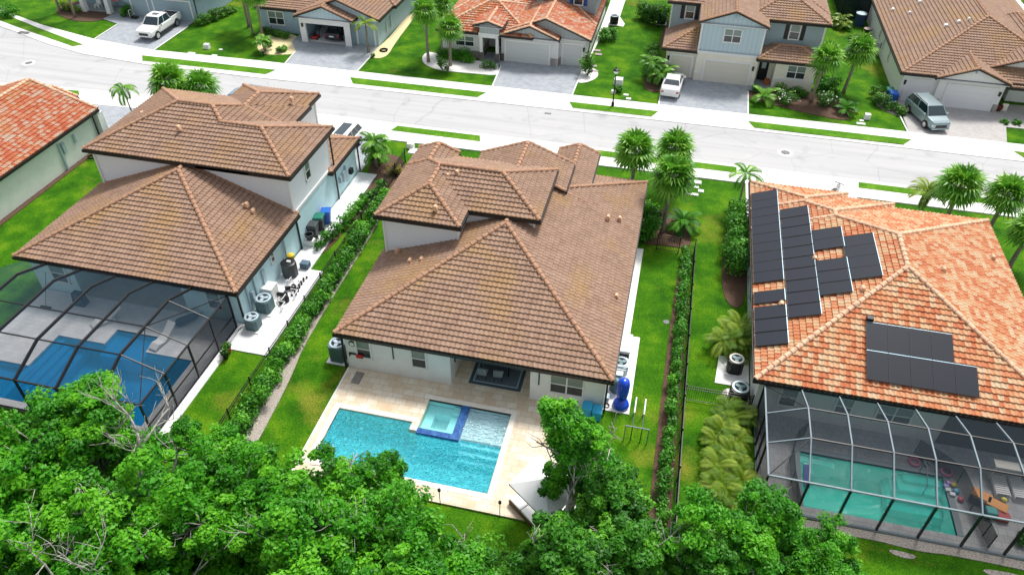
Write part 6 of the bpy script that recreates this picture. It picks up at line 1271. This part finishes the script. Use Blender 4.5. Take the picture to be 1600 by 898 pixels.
frond_palm('feather_palm','yellow green palm at the corner of the blue house garage',-31.0,70.2,3.0,1.6,10,53,'leafyellow',tr=.12); frond_palm('feather_palm','triple stemmed palm at the drive of the left house',-22.1,48.9,2.6,1.3,9,54,'leafpalm',stems=4,tr=.06,droop=.8)
frond_palm('areca_palm','dense areca palm clump left of the cream garage',-1.5,70.6,1.6,1.5,9,55,'leafpalm',stems=5,tr=.04); frond_palm('areca_palm','small palm by the cream house drive',8.6,68.7,.5,1.5,14,56,'leafpalm',tr=.06,droop=.7)
frond_palm('areca_palm','yellow green palm clump beside the beige air conditioner',5.6,34.6,.8,1.3,11,57,'leafyellow',stems=7,tr=.04,ll=.42,lw=.024,droop=.7)
for i,(x,y) in enumerate(((5.9,28.3),(6.0,26.9),(5.8,25.5),(6.2,24.2))):
    frond_palm('areca_palm','yellowish areca palm beside the grey cage, '+('topmost of the row','second from the top of the row','third from the top of the row','lowest of the row')[i],x,y,.6,1.05,11,60+i,'leafyellow',stems=5,tr=.035,ll=.36,lw=.022,droop=.75,group='areca palms beside the grey cage')
frond_palm('feather_palm','small multi stemmed palm in the tan stones',-41.2,67.6,1.4,1.0,9,70,'leafpalm',stems=3,tr=.05,ll=.28); frond_palm('areca_palm','dark drooping palm in mulch behind the gate',2.3,46.2,.6,1.5,16,71,'leafdark',tr=.08,droop=.7)
frond_palm('feather_palm','small dark palm at the pavement bend, lower right of the flowers',15.9,68.2,.4,1.3,12,72,'leafdark',tr=.06,droop=.6); frond_palm('areca_palm','yellow green shrub palm in the far side yard',17.6,90.3,.8,1.3,10,73,'leafyellow',stems=3,tr=.05)
for i,(px,py) in enumerate(((35,15),(42,8),(96,14),(116,30),(327,30),(372,60))):
    pass
def slim_trunk_palm(label,x,y,h,seed,**k): return fan_palm('fan_palm',label,x,y,h,1.6,36,seed,'leafpalm',boots=False,tr=.13,**k)
slim_trunk_palm('slim palm trunk in the bed at the top left, left one',-69.0,72.2,6.5,80); slim_trunk_palm('slim palm trunk in the bed at the top left, right one',-66.3,71.2,6.8,81); slim_trunk_palm('palm between the two upper left lawns, rear one',-46.3,73.5,5.2,82)
# ---------------- foreground trees ----------------
V=[tree_variant(101,3.2,8.4,'leaf',300,190,.088,.46,3),tree_variant(102,2.8,8.0,'leaf',270,190,.088,.46,4),tree_variant(103,2.3,7.6,'leafdark',220,190,.085,.42,2),tree_variant(104,3.0,8.2,'leaf',300,190,.088,.46,1),tree_variant(105,2.1,9.0,'leaf',210,110,.08,.36,3)]
TR=[(0,125,690,6.0,1.0,0,'broad bright tree covering the front of the left screen cage'),(3,30,760,5.5,1.0,1,'bright green tree at the left edge of the picture'),(1,225,790,5.5,1.05,2,'green tree with dead pale branch, lower left'),(3,330,705,5.0,.72,3,'small tree between the left cage and the black fence'),
 (0,345,800,5.0,.9,4,'green tree below the gravel strip'),(1,60,880,5.5,.95,5,'tree with bare twisted branches in the bottom left corner'),(0,500,800,5.2,.98,1.3,'tree with pale dead twigs below the turquoise pool'),(3,615,790,5.0,.78,2.2,'tree whose top reaches over the lower pool edge'),
 (1,455,890,5.0,1.0,3.1,'bottom tree with white fan shaped twigs'),(0,600,890,5.0,.95,4.4,'bottom centre left tree below the pool'),(2,740,895,4.0,.80,.4,'low dark vine covered tree below the deck'),(4,896,690,6.0,1.05,1.7,'loose tree with bare white limbs in front of the rear window'),
 (2,950,795,5.0,.92,2.9,'dark tree right of the parasol'),(2,890,895,4.5,1.0,3.6,'dark green tree at the bottom centre'),(2,985,870,4.5,.95,5.1,'dark tree left of the long right fence at the bottom'),(3,1160,850,5.0,.88,.9,'broad green tree right of the long fence at the bottom'),
 (0,1240,835,4.5,.62,2.0,'light green tree at the front left corner of the grey cage'),(3,1285,890,3.0,.62,3.0,'low bright shrub tree below the grey cage'),(2,1110,890,4.0,.85,4.0,'dark lower tree at the bottom right of the fence'),(1,250,880,5.0,.95,5.7,'tree at the bottom left between two crowns')]
used=set()
for i,(v,px,py,zc,sc,rz,l) in enumerate(TR):
    zc2={0:8.4,1:8.0,2:7.6,3:8.2,4:9.0}[v]*.68*sc; p=at(px,py,zc2)
    if v not in used: o=V[v]; used.add(v); o.location=(p.x,p.y,0); o.rotation_euler=(0,0,rz); o.scale=(sc,)*3; o['label']=l
    else: o=dup(V[v],(p.x,p.y,0),rz,l,sc)
    o['group']='leafy trees along the near edge'
def bare_tree(label,x,y,h,seed,spread=1.0,lean=(0,0)):
    big=seed==2
    rg=random.Random(seed); root=thing('bare_tree',label,'dead tree',(x,y,0)); mb=MB()
    def grow(p,d,L,r,dep):
        pts=[p]; rr=[r]; q=p
        for i in range(4):
            d=(d+Vector((rg.uniform(-.28,.28),rg.uniform(-.28,.28),rg.uniform(-.12,.2)))).normalized(); q=q+d*L/4; pts.append(q); rr.append(r*(1-.13*(i+1)))
            if dep and i>0:
                for _ in range(1 if dep>2 else 2 if rg.random()<.6 else 1):
                    nd=(d*.55+Vector((rg.uniform(-1,1)*spread,rg.uniform(-1,1)*spread,rg.uniform(-.1,.7)))).normalized(); grow(q,nd,L*rg.uniform(.5,.75),r*.5,dep-1)
        mb.tube(pts,rr,6,cap=True)
    mb.tube([(0,0,0),(lean[0]*.4,lean[1]*.4,h*.3),(lean[0],lean[1],h*.62)],[.20,.16,.12],8)
    grow(Vector((lean[0],lean[1],h*.6)),Vector((lean[0]*.3,lean[1]*.3,1)).normalized(),h*(.36 if big else .22),.10 if big else .05,3 if big else 2)
    obj('branches',mb,T['bark'],root,smooth=True); return root
for (px,py,z,h,sd_,l) in ((45,850,8.2,9.3,1,'tangle of bare pale branches in the bottom left corner'),(200,735,6.3,8.2,2,'broken pale trunk with bare limbs between the left crowns'),(440,835,6.4,7.9,3,'white bare twigs rising over the crown below the gravel strip'),(575,815,6.2,7.8,4,'forked white bare branch below the turquoise pool'),(893,745,6.0,7.4,5,'white forked bare stems in the loose tree by the parasol'),(120,870,7.6,8.8,6,'bare grey limbs right of the corner tangle')):
    p=at(px,py,z); bare_tree(l,p.x,p.y,h,sd_,.8)
rng=np.random.default_rng(7)
C_=[];n=420
xx=rng.uniform(-34,9,n); yy=rng.uniform(8,18,n); keep=~((xx>2.4)&(xx<9)&(yy>13)); C_=np.stack([xx,yy,rng.uniform(.2,1.6,n)],1)[keep]; Q,uv=leaves(rng,C_,np.full((len(C_),3),.7),70000,.09,.7); tag(quads_obj('undergrowth',Q,T['leafdark'],None,uv),'dense dark undergrowth between the near trees','undergrowth')['kind']='stuff'
# distant trees and houses beyond the picture's upper edge
for i in range(14):
    x=-95+i*16+(i*37%7); y=122+(i*53%17); dup(V[(0,3)[i%2]],(x,y,0),i*1.1,'tree far behind the upper houses, number '+'one two three four five six seven eight nine ten eleven twelve thirteen fourteen'.split()[i]+' from the left',1.25,group='trees behind the upper houses')
